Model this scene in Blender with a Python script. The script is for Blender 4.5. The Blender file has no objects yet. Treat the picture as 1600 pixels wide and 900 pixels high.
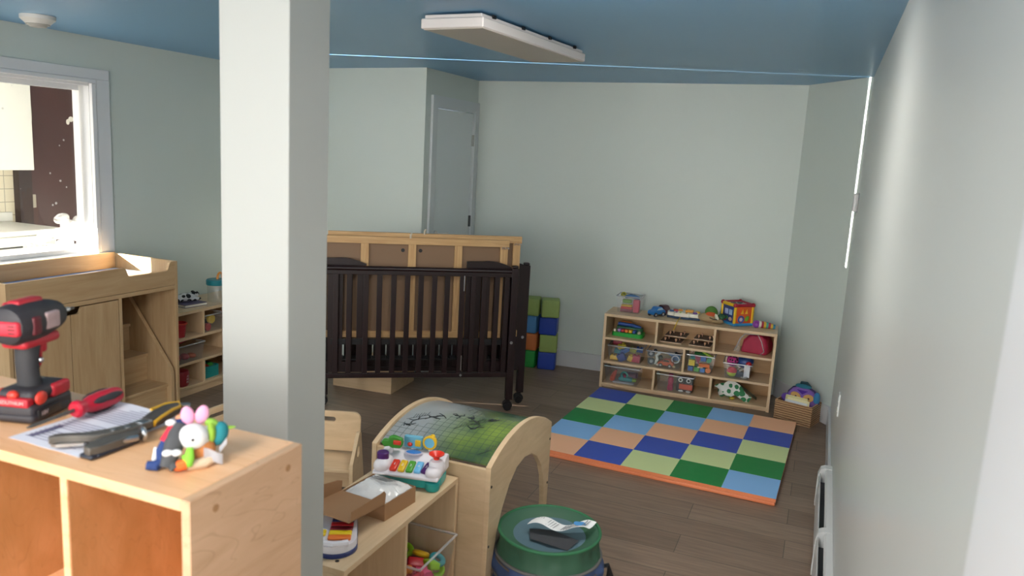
import bpy, bmesh, math, random
from mathutils import Vector, Matrix, Euler
sc = bpy.context.scene
COL = sc.collection
PI = math.pi
rad = math.radians

# ------------------------------------------------------------------ camera, world, lights, exposure
cam = bpy.data.cameras.new('camera')
cam.sensor_width = 36.0
cam.sensor_fit = 'HORIZONTAL'
cam.lens = 1204.0 / 1600.0 * 36.0
cam.clip_start = 0.02
cam.dof.use_dof = True
cam.dof.focus_distance = 5.0
cam.dof.aperture_fstop = 5.0
cam_o = bpy.data.objects.new('camera', cam)
COL.objects.link(cam_o)
yw, pt, rl = rad(21.746), rad(9.919), rad(3.1665)
Fv = Vector((-math.sin(yw) * math.cos(pt), math.cos(yw) * math.cos(pt), -math.sin(pt)))
Rv = Vector((math.cos(yw), math.sin(yw), 0))
Uv = Rv.cross(Fv)
R2 = Rv * math.cos(rl) + Uv * math.sin(rl)
U2 = -Rv * math.sin(rl) + Uv * math.cos(rl)
cam_o.matrix_world = Matrix(((R2.x, U2.x, -Fv.x, 0), (R2.y, U2.y, -Fv.y, 0), (R2.z, U2.z, -Fv.z, 1.704), (0, 0, 0, 1)))
sc.camera = cam_o

sc.view_settings.view_transform = 'Standard'
sc.view_settings.look = 'None'
sc.view_settings.gamma = 1.0
sc.view_settings.use_curve_mapping = False
sc.view_settings.exposure = 0.3

world = bpy.data.worlds.new('world')
sc.world = world
world.use_nodes = True
wb = world.node_tree.nodes['Background']
wb.inputs['Color'].default_value = (0.75, 0.87, 1.0, 1)
wb.inputs['Strength'].default_value = 1.0


def area(name, loc, target, sx, sy, power, color=(1, 1, 1)):
    l = bpy.data.lights.new(name, 'AREA')
    l.shape = 'RECTANGLE'
    l.size, l.size_y, l.energy, l.color = sx, sy, power, color
    o = bpy.data.objects.new(name, l)
    COL.objects.link(o)
    o.location = loc
    d = Vector(target) - Vector(loc)
    o.rotation_euler = d.to_track_quat('-Z', 'Y').to_euler()
    return o


# daylight through rear, side and kitchen windows, plus added fill lamps without fixtures
area('daylight_rear_window', (-3.2, -2.74, 1.45), (-1.3, 3.2, 1.25), 1.5, 1.35, 76, (1.0, 0.965, 0.92))
area('fill_rear_right', (-0.42, -2.74, 1.2), (-0.9, 4.0, 0.9), 0.85, 1.9, 66, (1.0, 0.97, 0.93))  # unseen fill added to brighten the mat and the right-hand back
area('fill_overhead_rear', (-0.85, -0.5, 2.22), (-0.9, 0.0, 0), 0.6, 1.3, 53, (1.0, 0.945, 0.87))  # unseen overhead fill added for locker top and play table front
area('fill_overhead_middle', (-0.75, 2.6, 2.25), (-0.7, 3.2, 0), 0.9, 0.35, 17, (1.0, 0.965, 0.91))  # unseen overhead fill added for mat, corner wall and door
area('daylight_side_window', (0.16, -0.55, 1.45), (-1, -0.55, 1.35), 1.0, 1.05, 9, (1.0, 0.98, 0.95))
area('fill_kitchen', (-5.3, 2.5, 2.25), (-5.3, 2.7, 0), 1.6, 2.6, 25, (1.0, 0.97, 0.92))  # unseen panel added below the ceiling to brighten the kitchen
area('daylight_kitchen_window', (-5.3, 0.35, 1.5), (-5.3, 3, 1.4), 1.6, 1.0, 18, (1.0, 0.97, 0.93))
glint = bpy.data.lights.new('streak_spot', 'SPOT')      # added thin spot that draws the sun streak on ceiling and corner
glint.energy = 3800
glint.spot_size = rad(110)
glint.spot_blend = 0.6
glint.shadow_soft_size = 0.002
glint.color = (1.0, 0.97, 0.9)
glint_o = bpy.data.objects.new('streak_spot', glint)
COL.objects.link(glint_o)
gd_ = Vector((0.93, 0.36, 0.30)).normalized()
gx_ = Vector((0.36, -0.93, 0)).normalized()
gy_ = gx_.cross(gd_)
glint_o.matrix_world = Matrix(((gx_.x * 0.002, gy_.x, -gd_.x, -4.05), (gx_.y * 0.002, gy_.y, -gd_.y, 3.875), (gx_.z * 0.002, gy_.z, -gd_.z, 1.25), (0, 0, 0, 1)))
sun = bpy.data.lights.new('sun', 'SUN')
sun.energy = 150
sun.angle = rad(0.6)
sun.color = (1.0, 0.93, 0.82)
sun_o = bpy.data.objects.new('sun', sun)
COL.objects.link(sun_o)
sun_o.rotation_euler = Vector((0.24, 0.95, -0.105)).to_track_quat('-Z', 'Y').to_euler()

# ------------------------------------------------------------------ materials
def lin(c):
    return c / 12.92 if c <= 0.04045 else ((c + 0.055) / 1.055) ** 2.4


def rgb(h):
    return tuple(lin(int(h[i:i + 2], 16) / 255.0) for i in (0, 2, 4)) + (1.0,)


MATS = {}


def mat(name, h, rough=0.5, metal=0.0, spec=0.5, var=0.0, vscale=6.0, bump=0.0, bscale=80.0, coat=0.0):
    if name in MATS:
        return MATS[name]
    m = bpy.data.materials.new(name)
    m.use_nodes = True
    nt = m.node_tree
    b = nt.nodes['Principled BSDF']
    c = rgb(h)
    b.inputs['Base Color'].default_value = c
    b.inputs['Roughness'].default_value = rough
    b.inputs['Metallic'].default_value = metal
    b.inputs['Specular IOR Level'].default_value = spec
    b.inputs['Coat Weight'].default_value = coat
    tc = nt.nodes.new('ShaderNodeTexCoord')
    if var > 0:
        n = nt.nodes.new('ShaderNodeTexNoise')
        n.inputs['Scale'].default_value = vscale
        n.inputs['Detail'].default_value = 4
        nt.links.new(tc.outputs['Object'], n.inputs['Vector'])
        r = nt.nodes.new('ShaderNodeMapRange')
        r.inputs['To Min'].default_value = 1 - var
        r.inputs['To Max'].default_value = 1 + var
        nt.links.new(n.outputs['Fac'], r.inputs['Value'])
        mx = nt.nodes.new('ShaderNodeVectorMath')
        mx.operation = 'SCALE'
        mx.inputs[0].default_value = c[:3]
        nt.links.new(r.outputs[0], mx.inputs['Scale'])
        nt.links.new(mx.outputs[0], b.inputs['Base Color'])
    if bump > 0:
        n2 = nt.nodes.new('ShaderNodeTexNoise')
        n2.inputs['Scale'].default_value = bscale
        n2.inputs['Detail'].default_value = 3
        nt.links.new(tc.outputs['Object'], n2.inputs['Vector'])
        bp = nt.nodes.new('ShaderNodeBump')
        bp.inputs['Strength'].default_value = bump
        bp.inputs['Distance'].default_value = 0.004
        nt.links.new(n2.outputs['Fac'], bp.inputs['Height'])
        nt.links.new(bp.outputs[0], b.inputs['Normal'])
    MATS[name] = m
    return m


def wood(name, h1, h2, scale=(1, 9, 9), rough=0.4, freq=3.0, grain=0.5, figure=None):
    """streaky timber: stretched noise, long along the axis whose scale is small"""
    if name in MATS:
        return MATS[name]
    m = bpy.data.materials.new(name)
    m.use_nodes = True
    nt = m.node_tree
    b = nt.nodes['Principled BSDF']
    b.inputs['Roughness'].default_value = rough
    tc = nt.nodes.new('ShaderNodeTexCoord')
    mp = nt.nodes.new('ShaderNodeMapping')
    mp.inputs['Scale'].default_value = scale
    nt.links.new(tc.outputs['Object'], mp.inputs['Vector'])
    n = nt.nodes.new('ShaderNodeTexNoise')
    n.inputs['Scale'].default_value = freq
    n.inputs['Detail'].default_value = 6
    n.inputs['Roughness'].default_value = 0.6
    n.inputs['Distortion'].default_value = 0.6
    nt.links.new(mp.outputs[0], n.inputs['Vector'])
    rp = nt.nodes.new('ShaderNodeValToRGB')
    rp.color_ramp.elements[0].position = 0.5 - grain * 0.35
    rp.color_ramp.elements[1].position = 0.5 + grain * 0.35
    rp.color_ramp.elements[0].color = rgb(h2)
    rp.color_ramp.elements[1].color = rgb(h1)
    nt.links.new(n.outputs['Fac'], rp.inputs['Fac'])
    nt.links.new(rp.outputs['Color'], b.inputs['Base Color'])
    if figure:                      # thin darker growth lines
        mp2 = nt.nodes.new('ShaderNodeMapping')
        mp2.inputs['Scale'].default_value = [s * 0.55 for s in scale]
        mp2.inputs['Location'].default_value = (3.1, 1.7, 0.4)
        nt.links.new(tc.outputs['Object'], mp2.inputs['Vector'])
        n3 = nt.nodes.new('ShaderNodeTexNoise')
        n3.inputs['Scale'].default_value = freq
        n3.inputs['Detail'].default_value = 2
        n3.inputs['Distortion'].default_value = 1.2
        nt.links.new(mp2.outputs[0], n3.inputs['Vector'])
        w = nt.nodes.new('ShaderNodeMath')
        w.operation = 'PINGPONG'
        w.inputs[1].default_value = 0.06
        nt.links.new(n3.outputs['Fac'], w.inputs[0])
        mr = nt.nodes.new('ShaderNodeMapRange')
        mr.inputs['From Min'].default_value = 0.0
        mr.inputs['From Max'].default_value = 0.006
        mr.inputs['To Min'].default_value = 0.3
        mr.inputs['To Max'].default_value = 0.0
        nt.links.new(w.outputs[0], mr.inputs['Value'])
        mx = nt.nodes.new('ShaderNodeMix')
        mx.data_type = 'RGBA'
        mx.inputs['B'].default_value = rgb(figure)
        nt.links.new(mr.outputs[0], mx.inputs['Factor'])
        nt.links.new(rp.outputs['Color'], mx.inputs['A'])
        nt.links.new(mx.outputs['Result'], b.inputs['Base Color'])
    MATS[name] = m
    return m


def clear(name, tint='FFFFFF', gloss=0.10, haze=0.06):
    if name in MATS:
        return MATS[name]
    m = bpy.data.materials.new(name)
    m.use_nodes = True
    nt = m.node_tree
    nt.nodes.clear()
    out = nt.nodes.new('ShaderNodeOutputMaterial')
    tr = nt.nodes.new('ShaderNodeBsdfTransparent')
    tr.inputs['Color'].default_value = rgb(tint)
    gl = nt.nodes.new('ShaderNodeBsdfGlossy')
    gl.inputs['Roughness'].default_value = 0.3
    df = nt.nodes.new('ShaderNodeBsdfDiffuse')
    df.inputs['Color'].default_value = (0.75, 0.77, 0.78, 1)
    a = nt.nodes.new('ShaderNodeMixShader')
    a.inputs[0].default_value = gloss
    b = nt.nodes.new('ShaderNodeMixShader')
    b.inputs[0].default_value = haze
    nt.links.new(tr.outputs[0], a.inputs[1])
    nt.links.new(gl.outputs[0], a.inputs[2])
    nt.links.new(a.outputs[0], b.inputs[1])
    nt.links.new(df.outputs[0], b.inputs[2])
    nt.links.new(b.outputs[0], out.inputs['Surface'])
    MATS[name] = m
    return m


def planks():
    m = bpy.data.materials.new('vinyl_planks')
    m.use_nodes = True
    nt = m.node_tree
    b = nt.nodes['Principled BSDF']
    b.inputs['Roughness'].default_value = 0.42
    tc = nt.nodes.new('ShaderNodeTexCoord')
    br = nt.nodes.new('ShaderNodeTexBrick')
    br.offset = 0.37
    br.inputs['Color1'].default_value = rgb('8C7563')
    br.inputs['Color2'].default_value = rgb('786251')
    br.inputs['Mortar'].default_value = rgb('4A4138')
    br.inputs['Scale'].default_value = 1.0
    br.inputs['Mortar Size'].default_value = 0.0016
    br.inputs['Brick Width'].default_value = 1.22
    br.inputs['Row Height'].default_value = 0.18
    nt.links.new(tc.outputs['Object'], br.inputs['Vector'])
    mp = nt.nodes.new('ShaderNodeMapping')
    mp.inputs['Scale'].default_value = (1.2, 16, 1)
    nt.links.new(tc.outputs['Object'], mp.inputs['Vector'])
    n = nt.nodes.new('ShaderNodeTexNoise')
    n.inputs['Scale'].default_value = 3
    n.inputs['Detail'].default_value = 7
    n.inputs['Roughness'].default_value = 0.65
    nt.links.new(mp.outputs[0], n.inputs['Vector'])
    mr = nt.nodes.new('ShaderNodeMapRange')
    mr.inputs['From Min'].default_value = 0.3
    mr.inputs['From Max'].default_value = 0.7
    mr.inputs['To Min'].default_value = 0.72
    mr.inputs['To Max'].default_value = 1.22
    nt.links.new(n.outputs['Fac'], mr.inputs['Value'])
    sc_ = nt.nodes.new('ShaderNodeVectorMath')
    sc_.operation = 'SCALE'
    nt.links.new(br.outputs['Color'], sc_.inputs[0])
    nt.links.new(mr.outputs[0], sc_.inputs['Scale'])
    nt.links.new(sc_.outputs[0], b.inputs['Base Color'])
    return m


def tiles():
    m = bpy.data.materials.new('beige_tiles')
    m.use_nodes = True
    nt = m.node_tree
    b = nt.nodes['Principled BSDF']
    b.inputs['Roughness'].default_value = 0.25
    tc = nt.nodes.new('ShaderNodeTexCoord')
    mp = nt.nodes.new('ShaderNodeMapping')
    mp.inputs['Rotation'].default_value = (PI / 2, 0, PI / 2)
    sx = nt.nodes.new('ShaderNodeSeparateXYZ')
    cx = nt.nodes.new('ShaderNodeCombineXYZ')
    nt.links.new(tc.outputs['Object'], sx.inputs[0])
    nt.links.new(sx.outputs['Y'], cx.inputs['X'])
    nt.links.new(sx.outputs['Z'], cx.inputs['Y'])
    br = nt.nodes.new('ShaderNodeTexBrick')
    br.offset = 0.0
    br.inputs['Color1'].default_value = rgb('E6DCC6')
    br.inputs['Color2'].default_value = rgb('E0D5BE')
    br.inputs['Mortar'].default_value = rgb('A79E8C')
    br.inputs['Scale'].default_value = 1.0
    br.inputs['Mortar Size'].default_value = 0.003
    br.inputs['Brick Width'].default_value = 0.108
    br.inputs['Row Height'].default_value = 0.108
    nt.links.new(cx.outputs[0], br.inputs['Vector'])
    nt.links.new(br.outputs['Color'], b.inputs['Base Color'])
    return m


def specked_glass():
    """clear pane with little splashes of white paint on it"""
    m = bpy.data.materials.new('paint_specked_glass')
    m.use_nodes = True
    nt = m.node_tree
    nt.nodes.clear()
    out = nt.nodes.new('ShaderNodeOutputMaterial')
    tr = nt.nodes.new('ShaderNodeBsdfTransparent')
    gl = nt.nodes.new('ShaderNodeBsdfGlossy')
    gl.inputs['Roughness'].default_value = 0.02
    df = nt.nodes.new('ShaderNodeBsdfDiffuse')
    df.inputs['Color'].default_value = (0.85, 0.85, 0.85, 1)
    a = nt.nodes.new('ShaderNodeMixShader')
    a.inputs[0].default_value = 0.03
    b = nt.nodes.new('ShaderNodeMixShader')
    tc = nt.nodes.new('ShaderNodeTexCoord')
    vo = nt.nodes.new('ShaderNodeTexVoronoi')
    vo.inputs['Scale'].default_value = 19
    ns = nt.nodes.new('ShaderNodeTexNoise')
    ns.inputs['Scale'].default_value = 3.2
    nt.links.new(tc.outputs['Object'], vo.inputs['Vector'])
    nt.links.new(tc.outputs['Object'], ns.inputs['Vector'])
    mr = nt.nodes.new('ShaderNodeMapRange')
    mr.inputs['From Min'].default_value = 0.45
    mr.inputs['From Max'].default_value = 0.75
    mr.inputs['To Min'].default_value = 0.0
    mr.inputs['To Max'].default_value = 0.16
    nt.links.new(ns.outputs['Fac'], mr.inputs['Value'])
    lt = nt.nodes.new('ShaderNodeMath')
    lt.operation = 'LESS_THAN'
    nt.links.new(vo.outputs['Distance'], lt.inputs[0])
    nt.links.new(mr.outputs[0], lt.inputs[1])
    ml = nt.nodes.new('ShaderNodeMath')
    ml.operation = 'MULTIPLY'
    ml.inputs[1].default_value = 0.6
    nt.links.new(lt.outputs[0], ml.inputs[0])
    nt.links.new(ml.outputs[0], b.inputs[0])
    nt.links.new(tr.outputs[0], a.inputs[1])
    nt.links.new(gl.outputs[0], a.inputs[2])
    nt.links.new(a.outputs[0], b.inputs[1])
    nt.links.new(df.outputs[0], b.inputs[2])
    nt.links.new(b.outputs[0], out.inputs['Surface'])
    return m


def wicker():
    m = bpy.data.materials.new('wicker')
    m.use_nodes = True
    nt = m.node_tree
    b = nt.nodes['Principled BSDF']
    b.inputs['Roughness'].default_value = 0.7
    tc = nt.nodes.new('ShaderNodeTexCoord')
    sx = nt.nodes.new('ShaderNodeSeparateXYZ')
    nt.links.new(tc.outputs['Object'], sx.inputs[0])
    ns = nt.nodes.new('ShaderNodeTexNoise')
    ns.inputs['Scale'].default_value = 60
    nt.links.new(tc.outputs['Object'], ns.inputs['Vector'])
    m1 = nt.nodes.new('ShaderNodeMath')
    m1.operation = 'MULTIPLY_ADD'
    m1.inputs[1].default_value = 0.006
    nt.links.new(ns.outputs['Fac'], m1.inputs[0])
    nt.links.new(sx.outputs['Z'], m1.inputs[2])
    m2 = nt.nodes.new('ShaderNodeMath')
    m2.operation = 'MULTIPLY'
    m2.inputs[1].default_value = 400
    nt.links.new(m1.outputs[0], m2.inputs[0])
    m3 = nt.nodes.new('ShaderNodeMath')
    m3.operation = 'SINE'
    nt.links.new(m2.outputs[0], m3.inputs[0])
    wv = nt.nodes.new('ShaderNodeMapRange')
    wv.inputs['From Min'].default_value = -1
    nt.links.new(m3.outputs[0], wv.inputs['Value'])
    rp = nt.nodes.new('ShaderNodeValToRGB')
    rp.color_ramp.elements[0].color = rgb('7A5638')
    rp.color_ramp.elements[1].color = rgb('C09A70')
    nt.links.new(wv.outputs[0], rp.inputs['Fac'])
    nt.links.new(rp.outputs['Color'], b.inputs['Base Color'])
    bp = nt.nodes.new('ShaderNodeBump')
    bp.inputs['Strength'].default_value = 0.8
    bp.inputs['Distance'].default_value = 0.004
    nt.links.new(wv.outputs[0], bp.inputs['Height'])
    nt.links.new(bp.outputs[0], b.inputs['Normal'])
    return m


def mesh_net(name, h, holes=0.35, scale=900):
    """fine netting: a woven sheet that lets some light through"""
    if name in MATS:
        return MATS[name]
    m = bpy.data.materials.new(name)
    m.use_nodes = True
    nt = m.node_tree
    b = nt.nodes['Principled BSDF']
    b.inputs['Base Color'].default_value = rgb(h)
    b.inputs['Roughness'].default_value = 0.6
    b.inputs['Alpha'].default_value = 1 - holes
    MATS[name] = m
    return m


def dotted(name, base, dot, scale=9.0, size=0.36):
    if name in MATS:
        return MATS[name]
    m = bpy.data.materials.new(name)
    m.use_nodes = True
    nt = m.node_tree
    b = nt.nodes['Principled BSDF']
    b.inputs['Roughness'].default_value = 0.75
    tc = nt.nodes.new('ShaderNodeTexCoord')
    vo = nt.nodes.new('ShaderNodeTexVoronoi')
    vo.inputs['Scale'].default_value = scale
    vo.inputs['Randomness'].default_value = 0.35
    nt.links.new(tc.outputs['Object'], vo.inputs['Vector'])
    lt = nt.nodes.new('ShaderNodeMath')
    lt.operation = 'LESS_THAN'
    lt.inputs[1].default_value = size
    nt.links.new(vo.outputs['Distance'], lt.inputs[0])
    mx = nt.nodes.new('ShaderNodeMix')
    mx.data_type = 'RGBA'
    mx.inputs['A'].default_value = rgb(base)
    mx.inputs['B'].default_value = rgb(dot)
    nt.links.new(lt.outputs[0], mx.inputs['Factor'])
    nt.links.new(mx.outputs['Result'], b.inputs['Base Color'])
    MATS[name] = m
    return m


M_WALL = mat('mint_wall_paint', 'CBD3CC', 0.45, var=0.015, vscale=1.2, bump=0.03, bscale=140)
M_RWALL = mat('mint_gloss_wall_paint', 'D6D8D4', 0.34, var=0.015, vscale=1.0, bump=0.04, bscale=60)
M_CEIL = mat('blue_ceiling_paint', '72A6CE', 0.36, var=0.02, vscale=0.8, bump=0.05, bscale=4)
M_WHITE = mat('white_trim_paint', 'DADBDC', 0.4)
M_DOOR = mat('grey_door_paint', 'DCE2E2', 0.45)
M_BIRCH = wood('birch_ply', 'D9BD99', 'CBAE88', (3, 3, 14), 0.42, 2.0)
M_BIRCHX = wood('birch_ply_long', 'D9BD99', 'CBAE88', (1.2, 14, 14), 0.42, 2.0)
M_BIRCHY = wood('birch_ply_deep', 'D9BD99', 'CBAE88', (14, 1.2, 14), 0.42, 2.0)
M_BIRCHZ = wood('birch_ply_tall', 'D9BD99', 'CBAE88', (14, 14, 1.2), 0.42, 2.0)
M_CTX = wood('birch_ply_shaded', 'C3A57E', 'B2926A', (14, 1.2, 14), 0.42, 2.0)  # birch darkened so the changing table carries its shade in the colour
M_CTZ = wood('birch_ply_shaded_tall', 'C3A57E', 'B2926A', (14, 14, 1.2), 0.42, 2.0)
M_PLYEDGE = wood('birch_edge', 'E0C49E', 'C8A67E', (2, 2, 60), 0.45, 2.0)
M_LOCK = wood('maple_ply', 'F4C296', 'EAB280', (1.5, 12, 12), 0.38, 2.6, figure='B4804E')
M_LOCK_SHADE = wood('maple_ply_shaded', 'C48C5C', 'B27C4A', (2, 9, 4), 0.4, 2.4, figure='8A5A30')  # deeper copy of the maple, with the cubby shade put into the colour
M_PINE = wood('pine_batten', 'D2AC7A', 'BC9260', (1.5, 25, 25), 0.5, 3.0)
M_PINEZ = wood('pine_batten_tall', 'D2AC7A', 'BC9260', (25, 25, 1.5), 0.5, 3.0)
M_HARD = mat('brown_hardboard', '86694F', 0.55, var=0.03, vscale=4)
M_ESP = wood('espresso_wood', '220C0F', '17080A', (12, 12, 2), 0.38, 2.0)
M_BLACK = mat('black_plastic', '17171A', 0.4)
M_RUBBER = mat('black_rubber', '2B2A2D', 0.65, var=0.1, vscale=30)
M_METAL = mat('bright_steel', 'B8B9BA', 0.28, 1.0)
M_DMETAL = mat('dark_steel', '5F5A54', 0.42, 0.4, var=0.15, vscale=40)
M_RED = mat('tool_red', 'B81F2E', 0.4)
M_CLEAR = clear('clear_plastic', gloss=0.06, haze=0.03)
M_CLEARR = clear('clear_plastic_rim', gloss=0.2, haze=0.22)
M_BAGCLR = clear('clear_bag', gloss=0.12, haze=0.08)


def pm(h, rough=0.35):
    """shiny toy plastic of one colour"""
    return mat('toy_plastic_' + h, h, rough)


def fm(h):
    """soft cloth or foam of one colour"""
    return mat('cloth_' + h, h, 0.85, var=0.05, vscale=25, bump=0.15, bscale=300)


# ------------------------------------------------------------------ mesh helpers
class MB:
    def __init__(self):
        self.bm = bmesh.new()

    def _xf(self, vs, M, mi, fs):
        if M is not None:
            bmesh.ops.transform(self.bm, matrix=M, verts=vs)
        for f in fs:
            f.material_index = mi
        return self

    def box(self, a, b, mi=0, M=None):
        r = bmesh.ops.create_cube(self.bm, size=1.0)
        vs = r['verts']
        c = [(a[i] + b[i]) / 2 for i in range(3)]
        s = [abs(b[i] - a[i]) for i in range(3)]
        T = Matrix.Translation(c) @ Matrix.Diagonal((*s, 1))
        if M is not None:
            T = M @ T
        fs = {f for v in vs for f in v.link_faces}
        return self._xf(vs, T, mi, fs)

    def rbox(self, a, b, r=0.01, mi=0, seg=3, M=None):
        n0 = set(self.bm.faces)
        rr = bmesh.ops.create_cube(self.bm, size=1.0)
        vs = rr['verts']
        c = [(a[i] + b[i]) / 2 for i in range(3)]
        s = [abs(b[i] - a[i]) for i in range(3)]
        bmesh.ops.transform(self.bm, matrix=Matrix.Translation(c) @ Matrix.Diagonal((*s, 1)), verts=vs)
        es = list({e for v in vs for e in v.link_edges})
        bmesh.ops.bevel(self.bm, geom=es, offset=min(r, min(s) * 0.49), segments=seg, profile=0.5, affect='EDGES')
        fs = [f for f in self.bm.faces if f not in n0]
        vs2 = list({v for f in fs for v in f.verts})
        return self._xf(vs2, M, mi, fs)

    def cyl(self, p0, p1, r0, r1=None, mi=0, seg=20, M=None):
        p0, p1 = Vector(p0), Vector(p1)
        r1 = r0 if r1 is None else r1
        d = p1 - p0
        r = bmesh.ops.create_cone(self.bm, cap_ends=True, segments=seg, radius1=r0, radius2=r1, depth=d.length)
        vs = r['verts']
        T = Matrix.Translation((p0 + p1) / 2) @ d.to_track_quat('Z', 'Y').to_matrix().to_4x4()
        if M is not None:
            T = M @ T
        fs = {f for v in vs for f in v.link_faces}
        return self._xf(vs, T, mi, fs)

    def ball(self, c, r, mi=0, seg=20, M=None, rot=None):
        if not hasattr(r, '__len__'):
            r = (r, r, r)
        q = bmesh.ops.create_uvsphere(self.bm, u_segments=seg, v_segments=max(8, seg * 2 // 3), radius=1.0)
        vs = q['verts']
        T = Matrix.Translation(c)
        if rot is not None:
            T = T @ Euler(rot).to_matrix().to_4x4()
        T = T @ Matrix.Diagonal((*r, 1))
        if M is not None:
            T = M @ T
        fs = {f for v in vs for f in v.link_faces}
        return self._xf(vs, T, mi, fs)

    def torus(self, c, R, r, axis=(0, 0, 1), mi=0, seg=40, rs=10, M=None, scale=(1, 1, 1)):
        Q = Vector(axis).to_track_quat('Z', 'Y').to_matrix().to_4x4()
        T = Matrix.Translation(c) @ Q @ Matrix.Diagonal((*scale, 1))
        if M is not None:
            T = M @ T
        rings = []
        for i in range(seg):
            a = 2 * PI * i / seg
            ring = []
            for j in range(rs):
                b = 2 * PI * j / rs
                p = Vector(((R + r * math.cos(b)) * math.cos(a), (R + r * math.cos(b)) * math.sin(a), r * math.sin(b)))
                ring.append(self.bm.verts.new(T @ p))
            rings.append(ring)
        for i in range(seg):
            A, B = rings[i], rings[(i + 1) % seg]
            for j in range(rs):
                f = self.bm.faces.new((A[j], B[j], B[(j + 1) % rs], A[(j + 1) % rs]))
                f.material_index = mi
        return self

    def tube(self, pts, r, mi=0, seg=10, M=None, flat=1.0, up=(0, 0, 1)):
        """sweep along points; r a number or a list; flat squeezes the section along its second axis"""
        pts = [Vector(p) for p in pts]
        n = len(pts)
        rr = r if hasattr(r, '__len__') else [r] * n
        rings = []
        for i, p in enumerate(pts):
            t = (pts[min(i + 1, n - 1)] - pts[max(i - 1, 0)])
            t = t.normalized() if t.length > 1e-9 else Vector((1, 0, 0))
            u = Vector(up)
            s = t.cross(u)
            if s.length < 1e-4:
                s = t.cross(Vector((1, 0, 0)))
            s.normalize()
            w = s.cross(t).normalized()
            ring = []
            for j in range(seg):
                a = 2 * PI * j / seg
                q = p + s * (rr[i] * math.cos(a)) + w * (rr[i] * flat * math.sin(a))
                ring.append(self.bm.verts.new(M @ q if M is not None else q))
            rings.append(ring)
        for i in range(n - 1):
            A, B = rings[i], rings[i + 1]
            for j in range(seg):
                self.bm.faces.new((A[j], A[(j + 1) % seg], B[(j + 1) % seg], B[j])).material_index = mi
        self.bm.faces.new(list(reversed(rings[0]))).material_index = mi
        self.bm.faces.new(rings[-1]).material_index = mi
        return self

    def lathe(self, prof, mi=0, seg=28, M=None, cap=True):
        """profile of (radius, z), bottom to top"""
        rings = []
        for (r, z) in prof:
            ring = []
            for j in range(seg):
                a = 2 * PI * j / seg
                q = Vector((r * math.cos(a), r * math.sin(a), z))
                ring.append(self.bm.verts.new(M @ q if M is not None else q))
            rings.append(ring)
        for i in range(len(rings) - 1):
            A, B = rings[i], rings[i + 1]
            for j in range(seg):
                self.bm.faces.new((A[j], A[(j + 1) % seg], B[(j + 1) % seg], B[j])).material_index = mi
        if cap:
            self.bm.faces.new(list(reversed(rings[0]))).material_index = mi
            self.bm.faces.new(rings[-1]).material_index = mi
        return self

    def prism(self, outer, t0, t1, plane='XZ', holes=(), mi=0, M=None):
        """flat shape (with holes) given in a plane, thick from t0 to t1 along the third axis"""
        def P(u, v, t):
            q = {'XY': (u, v, t), 'XZ': (u, t, v), 'YZ': (t, u, v)}[plane]
            q = Vector(q)
            return M @ q if M is not None else q
        tmp = bmesh.new()
        es = []
        for loop in [outer] + list(holes):
            vs = [tmp.verts.new((u, v, 0)) for (u, v) in loop]
            for i in range(len(vs)):
                es.append(tmp.edges.new((vs[i], vs[(i + 1) % len(vs)])))
        bmesh.ops.triangle_fill(tmp, use_beauty=True, use_dissolve=False, edges=es)
        tmp.verts.index_update()
        co = [(v.co.x, v.co.y) for v in tmp.verts]
        A = [self.bm.verts.new(P(u, v, t0)) for (u, v) in co]
        B = [self.bm.verts.new(P(u, v, t1)) for (u, v) in co]
        new = []
        for f in tmp.faces:
            ix = [v.index for v in f.verts]
            new.append(self.bm.faces.new([A[i] for i in ix]))
            new.append(self.bm.faces.new([B[i] for i in reversed(ix)]))
        for e in tmp.edges:
            if len(e.link_faces) == 1:
                i, j = e.verts[0].index, e.verts[1].index
                new.append(self.bm.faces.new((A[i], A[j], B[j], B[i])))
        tmp.free()
        for f in new:
            f.material_index = mi
        bmesh.ops.recalc_face_normals(self.bm, faces=new)
        return self

    def sheet(self, grid, thick=0.0, mi=0, M=None, back=None):
        """grid[i][j] of points; with thick the sheet gets a second side below it"""
        back = mi if back is None else back
        T = lambda p: (M @ Vector(p)) if M is not None else Vector(p)
        G = [[self.bm.verts.new(T(p)) for p in row] for row in grid]
        n, k = len(G), len(G[0])
        fs = []
        for i in range(n - 1):
            for j in range(k - 1):
                f = self.bm.faces.new((G[i][j], G[i + 1][j], G[i + 1][j + 1], G[i][j + 1]))
                f.material_index = mi
                fs.append(f)
        if thick:
            H = [[self.bm.verts.new(T(Vector(p) - Vector((0, 0, thick)))) for p in row] for row in grid]
            for i in range(n - 1):
                for j in range(k - 1):
                    f = self.bm.faces.new((H[i][j], H[i][j + 1], H[i + 1][j + 1], H[i + 1][j]))
                    f.material_index = back
            rim = [(i, 0) for i in range(n)] + [(n - 1, j) for j in range(1, k)] + [(i, k - 1) for i in range(n - 2, -1, -1)] + [(0, j) for j in range(k - 2, 0, -1)]
            for a in range(len(rim)):
                (i, j), (p, q) = rim[a], rim[(a + 1) % len(rim)]
                f = self.bm.faces.new((G[i][j], H[i][j], H[p][q], G[p][q]))
                f.material_index = mi
        return self

    def build(self, name, mats, parent=None, smooth=True, bevel=0.0, angle=35, loc=None, rot=None, fixn=False, sub=0):
        if fixn:
            bmesh.ops.recalc_face_normals(self.bm, faces=self.bm.faces[:])
        me = bpy.data.meshes.new(name)
        self.bm.to_mesh(me)
        self.bm.free()
        for m in (mats if isinstance(mats, (list, tuple)) else [mats]):
            me.materials.append(m)
        if smooth:
            for p in me.polygons:
                p.use_smooth = True
            me.set_sharp_from_angle(angle=rad(angle))
        o = bpy.data.objects.new(name, me)
        COL.objects.link(o)
        if parent is not None:
            o.parent = parent
        if loc is not None:
            o.location = loc
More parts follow.
